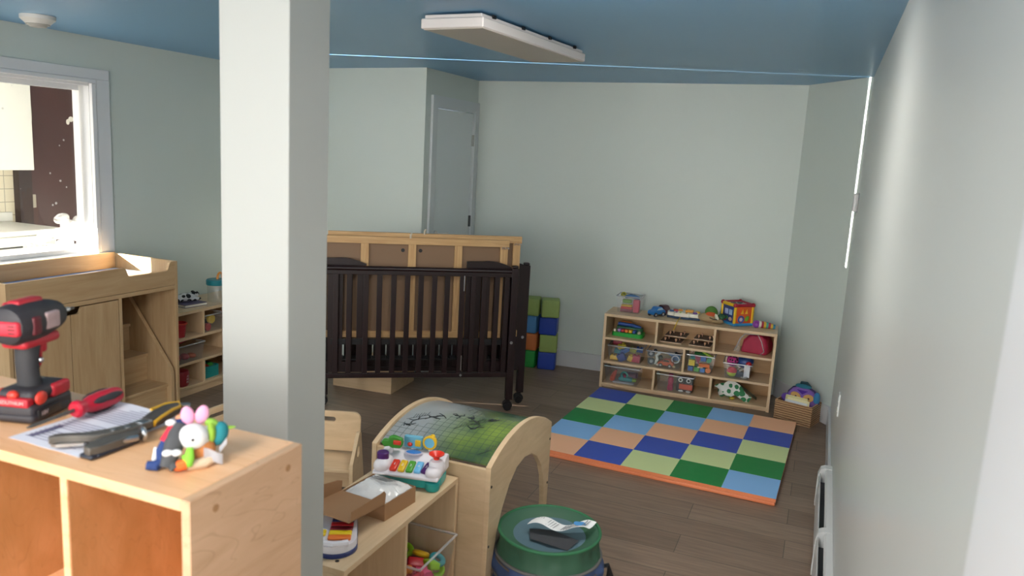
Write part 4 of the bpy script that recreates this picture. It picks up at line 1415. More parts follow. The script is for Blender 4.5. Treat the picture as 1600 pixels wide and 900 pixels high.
for y, c in ((-0.028, '9FBBD6'), (0.02, 'A9B4D8')):
    MB().rbox((-A_ - 0.006, y - 0.018, 0.075), (-A_ - 0.001, y + 0.018, 0.115), 0.006).build('picture_tile', pm(c), q)
for y, z, c in ((-0.03, 0.045, 'C9A58A'), (0.015, 0.05, '4F8A4E'), (0.04, 0.035, 'C23B4A')):
    MB().ball((-A_ - 0.004, y, z), (0.006, 0.018, 0.014)).build('bead', pm(c), q)

cat_ = thing('caterpillar_toy', 'striped rainbow caterpillar toy with purple face at the right of the shelf', 'toy', on_shelf(1.135, 0.16, 0.567), SR + rad(12))
MB().cyl((-0.062, -0.012, 0.027), (-0.055, 0.012, 0.027), 0.027).torus((-0.063, -0.012, 0.027), 0.016, 0.007, axis=(-0.3, -1, 0)).build('face', pm('7E2A93'), cat_)
for i, (c, r_) in enumerate((('DAD5C6', 0.026), ('A32842', 0.026), ('D9B63A', 0.025), ('4D9A8E', 0.024), ('A83252', 0.022), ('DDB64A', 0.020), ('3E86A8', 0.017))):
    MB().cyl((-0.045 + i * 0.0165, 0, r_), (-0.045 + (i + 1) * 0.0165, 0, r_ * 0.97), r_, r_ * 0.95).build('ring_segment', pm(c), cat_)

xy = thing('toy_xylophone', 'green toy xylophone with rainbow keys in the top left cubby', 'toy instrument', on_shelf(0.165, 0.15, 0.388), SR + rad(-2))
MB().prism(rrect(-0.118, -0.07, 0.118, 0.06, 0.03), 0.0, 0.03, 'XY').build('base', pm('1FA03A'), xy, bevel=0.006)
MB().prism(rrect(-0.10, 0.0, 0.10, 0.075, 0.025), 0.03, 0.062, 'XY').build('back_block', pm('2A6A4A'), xy, bevel=0.008)
MB().tube([(-0.09, 0.02, 0.08), (0.02, 0.03, 0.075), (0.085, 0.03, 0.062)], 0.013).build('mallet_bar', pm('2B57A8'), xy)
for i, c in enumerate(('A77CC0', 'B02736', 'D9742B', 'E2B42A', '2A4FA0')):
    MB().rbox((-0.078 + i * 0.029, -0.055, 0.03), (-0.052 + i * 0.029, 0.005, 0.052), 0.005).build('key', pm(c), xy)
for x in (-0.098, 0.088):
    MB().ball((x, -0.045, 0.038), 0.014).build('bell', pm('C9BFA6'), xy)
MB().tube([(-0.10, 0.07, 0.062), (-0.07, 0.075, 0.088), (0.0, 0.075, 0.085)], 0.006).build('handle', pm('D9742B'), xy)

for k, (x, dxx) in enumerate(((0.495, 0.0), (0.705, 0.0))):
    for j in range(2):
        r = thing('puzzle_board', ['wooden knob puzzle board, %s of the %s stack in the top middle cubby' % (a, b) for b in ('left', 'right') for a in ('lower', 'upper')][k * 2 + j], 'puzzle', on_shelf(x + 0.028 * j, 0.165 + 0.03 * j, 0.388 + 0.042 * j), SR + rad(-3), 'knob puzzle boards')
        MB().rbox((-0.078, -0.085, 0), (0.078, 0.07, 0.008), 0.002, seg=1).build('board', wood('puzzle_edge', 'CDB9A0', 'B9A288', (8, 8, 8)), r, smooth=False)
        MB().box((-0.076, -0.083, 0.0081), (0.076, 0.068, 0.0088)).build('picture', mat('puzzle_print', '5A4A42', 0.5, var=0.35, vscale=40), r, smooth=False)
        for (px, py) in ((-0.045, -0.05), (0.035, -0.055), (-0.03, 0.015), (0.05, 0.01)):
            MB().cyl((px, py, 0.0085), (px, py, 0.022), 0.004).ball((px, py, 0.026), 0.0085).build('knob', pm('C9A084', 0.4), r)
        if j == 0:
            pass

bg = thing('zipper_bag', 'clear zipper bag with deep red lining in the top right cubby', 'bag', on_shelf(1.085, 0.15, 0.388), SR + rad(-14))
bo = [(-0.085, 0.0), (0.10, 0.0), (0.105, 0.06), (0.085, 0.12), (0.045, 0.142), (-0.03, 0.135), (-0.07, 0.09)]
MB().prism(bo, -0.07, 0.08, 'XZ').build('body', mat('red_vinyl', 'A32644', 0.3, var=0.15, vscale=20), bg, bevel=0.015, angle=50)
MB().tube([(-0.125, -0.085, 0.003), (-0.105, -0.082, 0.05), (-0.09, -0.078, 0.10), (-0.06, -0.076, 0.135), (0.03, -0.076, 0.146), (0.06, -0.074, 0.10), (0.085, -0.075, 0.03), (0.06, -0.08, 0.004)], 0.004, seg=8).build('piping', M_CLEARR, bg)
MB().prism([(-0.12, 0.0), (-0.086, 0.0), (-0.088, 0.09), (-0.055, 0.133), (-0.062, 0.134), (-0.095, 0.10)], -0.0765, -0.0745, 'XZ').build('clear_flap', M_BAGCLR, bg, smooth=False)

# --- second row
Z2 = 0.205
clear_bin('clear bin of big building bricks, left in the middle row', on_shelf(0.17, 0.025, Z2), SR, 0.262, 0.20, 0.118)


def brick(label, x, y, z, c, rot=(0, 0, 0), s=(0.06, 0.032, 0.032), base=on_shelf, grp='bricks in the middle row bin'):
    r = thing('building_brick', label, 'building brick', base(x, y, z), 0, grp)
    r.rotation_euler = rot
    MB().rbox((-s[0] / 2, -s[1] / 2, 0), (s[0] / 2, s[1] / 2, s[2]), 0.003, seg=2).build('block', pm(c), r)
    n = 2 if s[0] > 0.045 else 1
    for i in range(n):
        MB().cyl(((i - (n - 1) / 2) * 0.03, 0, s[2] - 0.001), ((i - (n - 1) / 2) * 0.03, 0, s[2] + 0.009), 0.009).build('stud', pm(c), r)
    return r


for t in (('yellow brick at the lower left of the brick bin', 0.085, 0.07, Z2 + 0.004, 'D8B33A', (0, 0, SR)),
          ('navy brick at the bottom centre of the brick bin', 0.155, 0.065, Z2 + 0.004, '2A3F86', (0, -0.5, SR), (0.06, 0.035, 0.055)),
          ('small yellow brick standing in the middle of the brick bin', 0.202, 0.066, Z2 + 0.01, 'D3B02F', (0.1, 0.3, SR), (0.034, 0.032, 0.045)),
          ('red brick at the lower right of the brick bin', 0.248, 0.075, Z2 + 0.004, 'B02E46', (0, 0.06, SR), (0.062, 0.04, 0.05)),
          ('teal brick above the yellow one in the brick bin', 0.10, 0.09, Z2 + 0.05, '2C7E86', (0, 0.2, SR + 0.3), (0.05, 0.035, 0.03)),
          ('blue brick leaning in the middle of the brick bin', 0.168, 0.09, Z2 + 0.062, '2B5FA8', (0, -0.6, SR), (0.075, 0.034, 0.03)),
          ('yellow brick lying on top of the brick bin', 0.135, 0.10, Z2 + 0.093, 'CBB23A', (0.2, -0.35, SR + 0.3), (0.06, 0.032, 0.028)),
          ('olive brick at the upper right of the brick bin', 0.215, 0.10, Z2 + 0.072, '9C9B3A', (0.2, 0.3, SR), (0.05, 0.032, 0.03)),
          ('red brick at the back left of the brick bin', 0.085, 0.16, Z2 + 0.10, 'A52A45', (0, 0, SR), (0.07, 0.034, 0.03)),
          ('dark blue brick at the upper right of the brick bin', 0.262, 0.12, Z2 + 0.072, '294A8E', (0, 0.1, SR + 0.2), (0.05, 0.034, 0.032))):
    brick(*t)

clear_bin('clear bin of toy vehicles in the middle row', on_shelf(0.46, 0.022, Z2), SR, 0.255, 0.20, 0.118)
toy_car('toy_truck', 'orange toy truck in the bin of vehicles', on_shelf(0.475, 0.068, Z2 + 0.003), SR + rad(176), 0.75, 'C4512E', '3A2A2A')
pc = thing('toy_panda_bike', 'black and white toy bike standing at the left of the vehicle bin', 'toy vehicle', on_shelf(0.39, 0.075, Z2 + 0.003), SR)
for x, z in ((-0.025, 0.028), (-0.03, 0.085)):
    MB().torus((x, -0.01, z), 0.019, 0.008, axis=(0, 1, 0)).cyl((x, -0.018, z), (x, -0.002, z), 0.012, mi=1).build('wheel', [pm('3A3B3F'), pm('9A9C9E')], pc)
MB().tube([(0.0, 0, 0.01), (0.018, 0, 0.045), (0.01, 0, 0.075), (0.035, 0, 0.1)], [0.010, 0.012, 0.012, 0.009]).build('frame', pm('D9DAD8'), pc)
MB().ball((0.04, 0, 0.065), 0.016).ball((-0.002, 0.005, 0.108), 0.014).build('rider', pm('2A2B30'), pc)
hb = thing('toy_helicopter', 'blue toy helicopter at the right of the vehicle bin', 'toy vehicle', on_shelf(0.54, 0.10, Z2 + 0.056), SR)
MB().ball((0, 0, 0.02), (0.034, 0.026, 0.028)).tube([(-0.02, 0, 0.03), (-0.075, 0, 0.045)], [0.010, 0.005]).build('body', pm('3E5F94'), hb)
MB().box((-0.06, -0.005, 0.051), (0.04, 0.005, 0.054)).box((-0.008, -0.04, 0.051), (0.002, 0.03, 0.054)).cyl((-0.003, 0, 0.04), (-0.003, 0, 0.054), 0.004).build('rotor', pm('2A2C38'), hb)
MB().torus((0.0, -0.02, 0.008), 0.026, 0.004, axis=(0, 1, 0)).build('ring', pm('B9BEC8'), hb)
for x, c in ((0.415, 'C9C0B0'), (0.535, 'C9B58E')):
    tag(place(MB().ball((0, 0, 0.011), 0.011).build('toy_bead', pm(c)), on_shelf(x, 0.055, Z2 + 0.004)), ('pale grey' if x < 0.5 else 'tan') + ' bead on the floor of the vehicle bin', 'toy')

clear_bin('clear bin of foam shapes in the middle row', on_shelf(0.722, 0.02, Z2), SR, 0.20, 0.20, 0.13, taper=0.018)
fs_ = [('yellow', 'E0C63C', 'foam square at left', 'box', (0.662, 0.052, 0.046), (0.044, 0.03, 0.042)),
       ('plum', '9A3050', 'foam wedge near the centre', 'tri', (0.702, 0.06, 0.062), (0.05, 0.03, 0.06)),
       ('blue', '3F66AE', 'foam square at top centre', 'box', (0.742, 0.052, 0.088), (0.038, 0.03, 0.034)),
       ('mint', '4E9E6C', 'foam round at the upper right', 'cyl', (0.782, 0.055, 0.082), (0.036, 0.03, 0.036)),
       ('orange', 'D9703A', 'foam bar across the middle', 'box', (0.752, 0.045, 0.048), (0.075, 0.03, 0.024)),
       ('cream', 'D6BE9A', 'foam slab below the orange bar', 'box', (0.725, 0.05, 0.036), (0.04, 0.03, 0.012)),
       ('royal blue', '3560A8', 'foam square at lower left', 'box', (0.656, 0.055, 0.005), (0.036, 0.03, 0.034)),
       ('green', '4BA04A', 'foam square on the bottom', 'box', (0.70, 0.055, 0.005), (0.038, 0.03, 0.034)),
       ('sky blue', '3A74BE', 'foam square on the bottom right', 'box', (0.742, 0.055, 0.005), (0.034, 0.03, 0.034)),
       ('bright orange', 'DE7A3C', 'foam round at lower right', 'cyl', (0.782, 0.055, 0.006), (0.038, 0.03, 0.038)),
       ('teal', '3C8A86', 'foam square at the upper left', 'box', (0.664, 0.07, 0.092), (0.034, 0.03, 0.03)),
       ('lime', '9CC23A', 'foam strip leaning out of the top', 'bar', (0.765, 0.09, 0.125), (0.09, 0.03, 0.012)),
       ('deep green', '2F7A3A', 'foam strip lying at the back top', 'box', (0.71, 0.13, 0.115), (0.08, 0.04, 0.015))]
for c, h, w_, kind, p, s in fs_:
    m2 = MB()
    if kind == 'cyl':
        m2.cyl((0, -s[1] / 2, s[2] / 2), (0, s[1] / 2, s[2] / 2), s[0] / 2)
    elif kind == 'tri':
        m2.prism([(-s[0] / 2, s[2]), (s[0] / 2, s[2]), (0.006, 0)], -s[1] / 2, s[1] / 2, 'XZ')
    else:
        m2.rbox((-s[0] / 2, -s[1] / 2, 0), (s[0] / 2, s[1] / 2, s[2]), 0.002, seg=1)
    tag(place(m2.build('foam_shape', mat('foam_' + h, h, 0.8)), on_shelf(p[0], p[1], Z2 + p[2]), (0, 0.45 if kind == 'bar' else 0, SR)), c + ' ' + w_ + ' of the foam bin', 'foam block', 'foam shapes in the bin')

clear_bin('clear bin of balls at the right of the middle row', on_shelf(0.985, -0.004, Z2), SR, 0.198, 0.20, 0.112, taper=0.02)
bl = thing('toy_ball', 'half red half lime ball low in the ball bin', 'ball', on_shelf(0.948, 0.052, Z2 + 0.004))
MB().lathe([(0.036 * math.cos(rad(a)), 0.036 + 0.036 * math.sin(rad(a))) for a in range(-90, 1, 10)], cap=False).build('lower_half', fm('B9CC3A'), bl)
MB().lathe([(0.0365 * math.cos(rad(a)), 0.036 + 0.0365 * math.sin(rad(a))) for a in range(0, 91, 10)], cap=False).build('upper_half', fm('D9404E'), bl)
tag(place(MB().ball((0, 0, 0.04), 0.042, seg=28).build('spotted_ball', dotted('pink_black_dots', 'B8357E', '1E1420', 42, 0.40)), on_shelf(0.945, 0.085, Z2 + 0.075)), 'pink ball with black spots at the top of the ball bin', 'ball')
tag(place(MB().ball((0, 0, 0.05), (0.06, 0.05, 0.045), seg=24).build('toy_ball', pm('24427F')), on_shelf(1.03, 0.10, Z2 + 0.062)), 'big dark blue ball at the back of the ball bin', 'ball')
tag(place(MB().ball((0, 0, 0.021), 0.021).build('toy_ball', pm('B8232F')), on_shelf(1.058, 0.045, Z2 + 0.088)), 'small red ball at the top right of the ball bin', 'ball')
rt = thing('toy_ring', 'grey ring rattle standing in the ball bin', 'rattle', on_shelf(1.03, 0.045, Z2 + 0.003))
MB().torus((0, 0, 0.038), 0.031, 0.0075, axis=(0.25, 1, 0)).build('ring', pm('9C9C8E'), rt)
MB().ball((0.008, 0.0, 0.028), 0.013).build('bead', pm('4A525A'), rt)
tag(place(MB().sheet([[(0.0 + 0.02 * i, 0.004 * math.sin(i * 2 + j), -0.028 * j + 0.012 * (i == 1)) for j in range(4)] for i in range(3)], 0.0015).build('white_ribbon', fm('E3E4E6')), on_shelf(1.03, 0.022, Z2 + 0.10), (0.05, 0, SR)), 'white ribbon hanging over the front of the ball bin', 'ribbon')
tag(place(MB().ball((0, 0, 0.026), (0.04, 0.03, 0.026)).build('dark_plush', fm('3C444C')), on_shelf(0.992, 0.06, Z2 + 0.003)), 'dark grey plush between ball and ring in the ball bin', 'plush toy')

# --- bottom row
Z3 = 0.036
clear_bin('clear bin of plastic animals, left in the bottom row', on_shelf(0.16, 0.012, Z3), SR, 0.262, 0.20, 0.13)
tag(place(MB().tube([(0.0, 0, 0.008), (0.004, 0, 0.035), (0.012, 0, 0.06), (0.03, 0, 0.095)], [0.019, 0.020, 0.017, 0.008]).ball((0.0, -0.012, 0.04), 0.013).build('toy_figure', pm('C2502F')), on_shelf(0.085, 0.055, Z3 + 0.004)), 'orange toy figure standing at the left of the animal bin', 'toy')
tb_ = thing('toy_boat', 'teal toy boat with ring handle in the animal bin', 'toy boat', on_shelf(0.19, 0.06, Z3 + 0.022), SR + rad(6))
MB().prism([(-0.06, 0.018), (-0.045, 0.0), (0.055, 0.0), (0.07, 0.014), (0.03, 0.028), (-0.04, 0.034)], -0.025, 0.025, 'XZ').build('hull', pm('2A8F96'), tb_, bevel=0.006, angle=50)
MB().torus((-0.015, -0.01, 0.045), 0.022, 0.007, axis=(0, 1, 0)).build('ring_handle', pm('2E9A8E'), tb_)
MB().ball((-0.01, -0.018, 0.038), 0.010).build('knob', pm('B2385E'), tb_)
MB().rbox((0.045, -0.028, 0.002), (0.078, 0.012, 0.024), 0.006).build('stern', pm('8EA83A'), tb_)
tag(place(MB().rbox((-0.075, -0.03, 0), (0.085, 0.05, 0.012), 0.004).build('toy_book', pm('A9ADB6', 0.5)), on_shelf(0.17, 0.055, Z3 + 0.004), (0, 0, SR)), 'pale grey board book flat under the teal boat', 'book')
tag(place(MB().rbox((-0.05, -0.03, 0), (0.06, 0.05, 0.045), 0.014).build('toy_basket', pm('5A3140')), on_shelf(0.20, 0.13, Z3 + 0.02), (0, 0, SR)), 'dark wine coloured toy block behind the teal boat', 'toy')

clear_bin('clear bin with pink bottle and orange sign, centre of the bottom row', on_shelf(0.558, 0.004, Z3), SR, 0.268, 0.20, 0.128)
bt = thing('toy_bottle', 'pink toy bottle standing in the bottom centre bin', 'toy bottle', on_shelf(0.522, 0.06, Z3 + 0.004))
MB().lathe([(0.02, 0.0), (0.022, 0.01), (0.021, 0.03), (0.017, 0.045), (0.021, 0.06), (0.022, 0.085), (0.014, 0.098)]).build('body', pm('A8325A'), bt)
MB().lathe([(0.017, 0.098), (0.018, 0.115), (0.014, 0.124)]).build('cap', pm('8E2348'), bt)
mo = thing('monster_toy', 'dark monster toy with white ring eyes and orange mouth in the bin', 'toy', on_shelf(0.622, 0.075, Z3 + 0.004), SR)
MB().rbox((-0.058, -0.025, 0), (0.062, 0.03, 0.11), 0.012).build('body', pm('34363A', 0.5), mo)
for x in (-0.028, 0.03):
    MB().torus((x, -0.027, 0.090), 0.0125, 0.0042, axis=(0, 1, 0)).cyl((x, -0.029, 0.09), (x, -0.024, 0.09), 0.008, mi=1).build('eye', [pm('D9DBD8'), pm('222328')], mo)
MB().rbox((-0.035, -0.034, 0.022), (0.062, -0.024, 0.062), 0.003).build('mouth', pm('CB5134'), mo)
for x in (-0.02, 0.034):
    MB().ball((x, -0.03, 0.008), (0.018, 0.012, 0.008)).build('foot', pm('C9CCC9'), mo)

ck = thing('dotted_bag', 'white cloth with big green dots crumpled in the bottom right cubby', 'cloth', on_shelf(0.985, 0.13, Z3), SR)
M_DOT = dotted('green_dots', 'D3D6D0', '2E7A4C', 21, 0.47)
MB().ball((-0.06, 0, 0.05), (0.06, 0.05, 0.05), rot=(0, 0.3, 0), seg=24).ball((-0.095, -0.02, 0.045), (0.03, 0.04, 0.048), seg=20).build('bundle', M_DOT, ck)
ld = []
for i in range(15):
    t = i / 14
    ld.append([(-0.055 + 0.155 * t + 0.018 * (k - 2) * (1 - 0.4 * t) * 0.8, -0.055 - 0.03 * math.sin(t * 2.5) + 0.004 * math.sin(k * 2 + i), 0.128 - 0.118 * t ** 1.15 + 0.012 * (k - 2) + 0.006 * math.sin(k + i * 0.7)) for k in range(5)])
MB().sheet(ld, 0.004).build('hanging_fold', M_DOT, ck)
ld = [[(p[0] - 0.065, p[1] + 0.006, max(0.004, p[2] * 0.75)) for p in row] for row in ld[:11]]
MB().sheet(ld, 0.004).build('hanging_fold', M_DOT, ck)
tag(place(MB().sheet([[(-0.02 + 0.012 * i, 0.004 * math.sin(i), 0.122 - 0.0078 * i + 0.010 * (k - 1)) for k in range(3)] for i in range(14)], 0.003).build('mesh_flap', mat('khaki_mesh', '6D6A52', 0.8)), on_shelf(1.0, 0.11, Z3), (0, 0, SR)), 'khaki mesh flap beside the dotted cloth', 'cloth')
tag(place(MB().ball((0, 0, 0.012), (0.02, 0.016, 0.012)).build('toy_bead', pm('B8A02E')), on_shelf(0.965, 0.055, Z3 + 0.001)), 'small mustard toy under the dotted cloth', 'toy')

# --- wicker basket in the corner
bk = thing('wicker_basket', 'brown wicker basket in the corner beside the toy shelf', 'basket', (-0.172, 5.425, 0), math.atan2(-0.075, 0.235))
M_WICK = wicker()
w_, d_, h_ = 0.25, 0.185, 0.135
ws = MB()
for a, b in (((0, 0), (w_, 0.008)), ((0, d_ - 0.008), (w_, d_)), ((0, 0.008), (0.008, d_ - 0.008)), ((w_ - 0.008, 0.008), (w_, d_ - 0.008))):
    ws.box((a[0], a[1], 0.0), (b[0], b[1], h_))
ws.box((0.008, 0.008, 0.0), (w_ - 0.008, d_ - 0.008, 0.008))
ws.build('woven_wall', M_WICK, bk, smooth=False)
rm_ = MB()
for a, b in (((0, 0.004), (w_, 0.004)), ((0, d_ - 0.004), (w_, d_ - 0.004)), ((0.004, 0), (0.004, d_)), ((w_ - 0.004, 0), (w_ - 0.004, d_))):
    rm_.tube([(*a, h_), (*b, h_)], 0.0065, seg=8)
for x, y in ((0.003, 0.003), (w_ - 0.003, 0.003), (0.003, d_ - 0.003), (w_ - 0.003, d_ - 0.003)):
    for i in range(9):
        rm_.ball((x, y, 0.010 + i * 0.0145), 0.006, seg=8)
rm_.build('braided_rim', M_WICK, bk)
BKM = bk.matrix_basis if False else Matrix.Translation((-0.172, 5.425, 0)) @ Matrix.Rotation(math.atan2(-0.075, 0.235), 4, 'Z')


def inb(x, y, z):
    q = BKM @ Vector((x, y, z))
    return (q.x, q.y, q.z)


ow = thing('owl_backpack', 'purple owl faced plush backpack sitting in the wicker basket', 'backpack', inb(0.14, 0.132, 0.07), math.atan2(-0.075, 0.235))
oo = [(-0.105, 0.0), (0.105, 0.0), (0.11, 0.06), (0.098, 0.11), (0.07, 0.145), (0.03, 0.162), (-0.03, 0.162), (-0.07, 0.145), (-0.098, 0.11), (-0.11, 0.06)]
MB().prism(oo, -0.03, 0.035, 'XZ').build('body', fm('7D5BA6'), ow, bevel=0.012, angle=60)
MB().tube([(x, -0.005, z + 0.003) for x, z in oo[2:]], 0.007, seg=8).build('piping', fm('3A2F55'), ow)
MB().tube([(-0.03, 0.01, 0.158), (-0.02, 0.0, 0.19), (0.015, 0.0, 0.193), (0.04, 0.01, 0.165)], 0.010, seg=8).build('handle', fm('1F3A40'), ow)
MB().ball((-0.005, 0.0, 0.165), (0.055, 0.03, 0.018)).build('crest', fm('2E7386'), ow)
MB().prism([(-0.035, 0.145), (0.04, 0.145), (0.003, 0.118)], -0.036, -0.029, 'XZ').build('brow', fm('4A2490'), ow)
for x in (-0.042, 0.045):
    e = MB().ball((x, -0.03, 0.098), (0.036, 0.010, 0.027), rot=(0, -0.25 if x > 0 else 0.25, 0)).build('eye', fm('C79A58'), ow)
    MB().ball((x + 0.004, -0.040, 0.097), (0.007, 0.004, 0.007)).build('pupil', pm('3A1518'), e)
MB().prism([(-0.014, 0.09), (0.014, 0.09), (0.0, 0.07)], -0.041, -0.03, 'XZ').build('beak', fm('D8A840'), ow)
MB().ball((0.094, -0.01, 0.105), (0.022, 0.03, 0.042)).build('wing', fm('3E86B4'), ow)
MB().ball((-0.108, -0.03, 0.072), (0.03, 0.028, 0.03)).build('wing', fm('5A3A8C'), ow)
for i, (t_, c, dx) in enumerate(((0.014, 'D9DCDD', 0.0), (0.012, 'E5DCA8', 0.01), (0.012, 'D2C987', -0.008))):
    r = thing('picture_book', ['white picture book at the front of the wicker basket', 'cream picture book in the middle of the wicker basket', 'yellow picture book against the owl in the wicker basket'][i], 'book', inb(0.125 + dx, 0.014 + i * 0.014, 0.02 + 0.012 * i), math.atan2(-0.075, 0.235), 'books in the wicker basket')
    r.rotation_euler = (rad(-14), 0, math.atan2(-0.075, 0.235))
    MB().rbox((-0.075, 0, 0), (0.075, t_, 0.13), 0.004).build('cover', mat('book_' + c, c, 0.5), r)
    MB().box((-0.073, 0.002, 0.002), (0.073, t_ - 0.002, 0.1305)).build('pages', mat('book_pages', 'E8E4D6', 0.8), r, smooth=False)

# --- things on and in the left toy shelf
bk2 = thing('picture_book', 'purple and white picture book flat on the left toy shelf', 'book', (-3.93, 3.925, 0.575), rad(-8))
MB().box((-0.10, -0.085, 0.003), (0.10, 0.085, 0.017)).build('pages', mat('book_pages', 'E8E4D6', 0.8), bk2, smooth=False)
MB().box((-0.102, -0.087, 0), (0.102, 0.087, 0.003)).box((-0.102, -0.087, 0.017), (0.102, 0.087, 0.02)).build('cover', mat('book_purple', '544A66', 0.5, var=0.4, vscale=18), bk2, smooth=False)
cw = thing('cow_plush', 'small black and white plush cow lying on the purple book', 'plush toy', (-3.94, 3.93, 0.595), rad(75))
MB().ball((0, 0, 0.028), (0.07, 0.035, 0.028), seg=24).ball((-0.06, -0.02, 0.02), (0.04, 0.015, 0.014)).ball((0.05, -0.03, 0.016), (0.045, 0.014, 0.012)).ball((0.03, 0.03, 0.016), (0.04, 0.014, 0.012)).build('body', dotted('cow_hide', 'D9DADA', '1C1C1F', 24, 0.42), cw)
MB().ball((0.075, 0.01, 0.04), (0.026, 0.024, 0.022)).build('head', dotted('cow_hide', 'D9DADA', '1C1C1F', 24, 0.42), cw)
for y in (-0.016, 0.034):
    MB().ball((0.07, y, 0.055), (0.012, 0.009, 0.007)).build('ear', fm('1F1F22'), cw)
cn = thing('clear_canister', 'clear canister with teal lid and orange handle on the left shelf', 'canister', (-3.86, 4.13, 0.575))
MB().lathe([(0.058, 0.0), (0.06, 0.004), (0.062, 0.118), (0.060, 0.118), (0.058, 0.006)], cap=False).lathe([(0.001, 0.002), (0.058, 0.002)], cap=False).build('jar', M_CLEAR, cn)
MB().lathe([(0.066, 0.118), (0.068, 0.122), (0.068, 0.148), (0.062, 0.156), (0.02, 0.158)]).build('lid', pm('22808A'), cn)
MB().torus((0.0, 0.035, 0.158), 0.038, 0.008, axis=(1, 0.3, 0)).build('handle', pm('DB8A2C'), cn)
rc = thing('toy_cup', 'red toy cup in the upper cubby of the left shelf', 'toy cup', (-3.82, 3.748, 0.401))
MB().lathe([(0.036, 0.0), (0.046, 0.085), (0.050, 0.087), (0.050, 0.096), (0.044, 0.096), (0.034, 0.006)]).build('body', pm('A81F2C'), rc)
MB().torus((0, 0, 0.092), 0.048, 0.005).build('rim', pm('C0402E'), rc)
hcn = thing('toy_pail', 'red toy pail lettered H in the lower cubby of the left shelf', 'toy pail', (-3.82, 3.752, 0.07))
MB().lathe([(0.045, 0.0), (0.052, 0.01), (0.056, 0.08), (0.05, 0.10), (0.025, 0.106)]).build('body', pm('8E1C28'), hcn)
for z in (0.03, 0.05, 0.07):
    text_mesh('letter', 'H', 0.022, 0.0008, mat('print_white', 'D8D4D2', 0.6), hcn, (0.0545, 0.006, z), (PI / 2, 0, PI / 2))
clear_bin('clear bin of red toys in the middle of the left shelf', (-3.755, 3.77, 0.232), rad(90), 0.27, 0.24, 0.118)
for i, (y, c, n) in enumerate(((3.72, '8C2030', 'dark red'), (3.79, 'A83A48', 'rose red'), (3.85, 'C2603A', 'orange red'))):
    tag(place(MB().ball((0, 0, 0.026 - 0.004 * i), (0.035, 0.026, 0.026 - 0.004 * i)).build('toy_block', pm(c)), (-3.82, y, 0.236)), n + ' toy in the clear bin of the left shelf', 'toy', 'red toys in the left bin')
tag(place(MB().tube([(0, -0.12, 0), (0.0, 0.0, 0.022), (0, 0.12, 0.028)], 0.011, flat=0.6).build('toy_strap', fm('7A1826')), (-3.80, 3.80, 0.356)), 'dark red strap lying across the left shelf bin', 'strap')
clear_bin('clear bin of toy food in the upper right cubby of the left shelf', (-3.765, 4.005, 0.401), rad(90), 0.175, 0.22, 0.115)
tag(place(MB().cyl((0, 0, 0.03), (0.02, 0, 0.03), 0.03).build('toy_disc', pm('C4A52E')), (-3.81, 4.01, 0.447)), 'yellow toy disc in the left shelf bin', 'toy')
tag(place(MB().cyl((0, 0, 0.026), (0.02, 0, 0.026), 0.026).build('toy_disc', pm('B04040')), (-3.80, 3.965, 0.405)), 'red toy disc in the left shelf bin', 'toy')
tag(place(MB().ball((0, 0, 0.03), (0.05, 0.06, 0.03)).build('toy_lump', pm('3A3C48')), (-3.87, 4.02, 0.405)), 'dark grey toy at the back of the left shelf bin', 'toy')
gbx = thing('teal_basket', 'teal basket of toys in the lower cubby of the left shelf', 'basket', (-3.79, 4.0, 0.07), rad(90))
MB().prism(rrect(-0.08, -0.0, 0.08, 0.2, 0.02), 0, 0.075, 'XY', holes=[rrect(-0.074, 0.006, 0.074, 0.194, 0.015)]).box((-0.074, 0.006, 0), (0.074, 0.194, 0.006)).build('body', pm('1F8A86'), gbx)
MB().torus((0, 0.1, 0.075), 0.09, 0.005, scale=(0.85, 1.1, 1)).build('rim', pm('1C7C7A'), gbx)
tag(place(MB().ball((0, 0, 0.03), (0.04, 0.045, 0.035)).build('toy_lump', pm('B0342E')), (-3.85, 3.99, 0.09)), 'red toy in the teal basket', 'toy')
tag(place(MB().ball((0, 0, 0.03), (0.035, 0.03, 0.03)).build('toy_lump', pm('3F9A42')), (-3.85, 4.05, 0.095)), 'green toy in the teal basket', 'toy')

# ------------------------------------------------------------------ on the low shelf beside the pillar
ap = thing('activity_piano', 'white and teal baby activity piano on the low shelf', 'toy instrument', (-1.243, 2.25, 0.55), rad(11))
MB().prism(rrect(-0.118, -0.055, 0.118, 0.075, 0.045, 8), 0.006, 0.034, 'XY').build('base', pm('27A09B'), ap, bevel=0.006)
for x, y in ((-0.095, -0.045), (0.095, -0.045), (-0.09, 0.05), (0.09, 0.05)):
    MB().lathe([(0.022, 0.0), (0.026, 0.006), (0.026, 0.03)], M=Matrix.Translation((x, y, 0))).build('foot', pm('27A09B'), ap)
wb_ = MB()
prof = [(-0.062, 0.034), (-0.066, 0.044), (-0.05, 0.052), (0.005, 0.072), (0.03, 0.088), (0.06, 0.094), (0.08, 0.085), (0.082, 0.034)]
wb_.prism(prof, -0.118, 0.118, 'YZ')
wb_.build('body', pm('E6DFE2', 0.25), ap, bevel=0.010, angle=60)
MB().rbox((-0.122, -0.062, 0.032), (-0.062, 0.03, 0.086), 0.026, seg=5).build('shoulder', pm('E6DFE2', 0.25), ap)
MB().rbox((0.066, -0.062, 0.032), (0.122, 0.045, 0.080), 0.025, seg=5).build('shoulder', pm('E6DFE2', 0.25), ap)
MB().lathe([(0.026, 0.06), (0.026, 0.085), (0.022, 0.095), (0.012, 0.100)], M=Matrix.Translation((0.098, -0.015, 0))).build('tower', pm('E6DFE2', 0.25), ap)
MB().lathe([(0.0205, 0.082), (0.021, 0.086), (0.021, 0.103), (0.018, 0.106)], M=Matrix.Translation((-0.094, -0.022, 0))).build('purple_knob', pm('4B1A66'), ap)
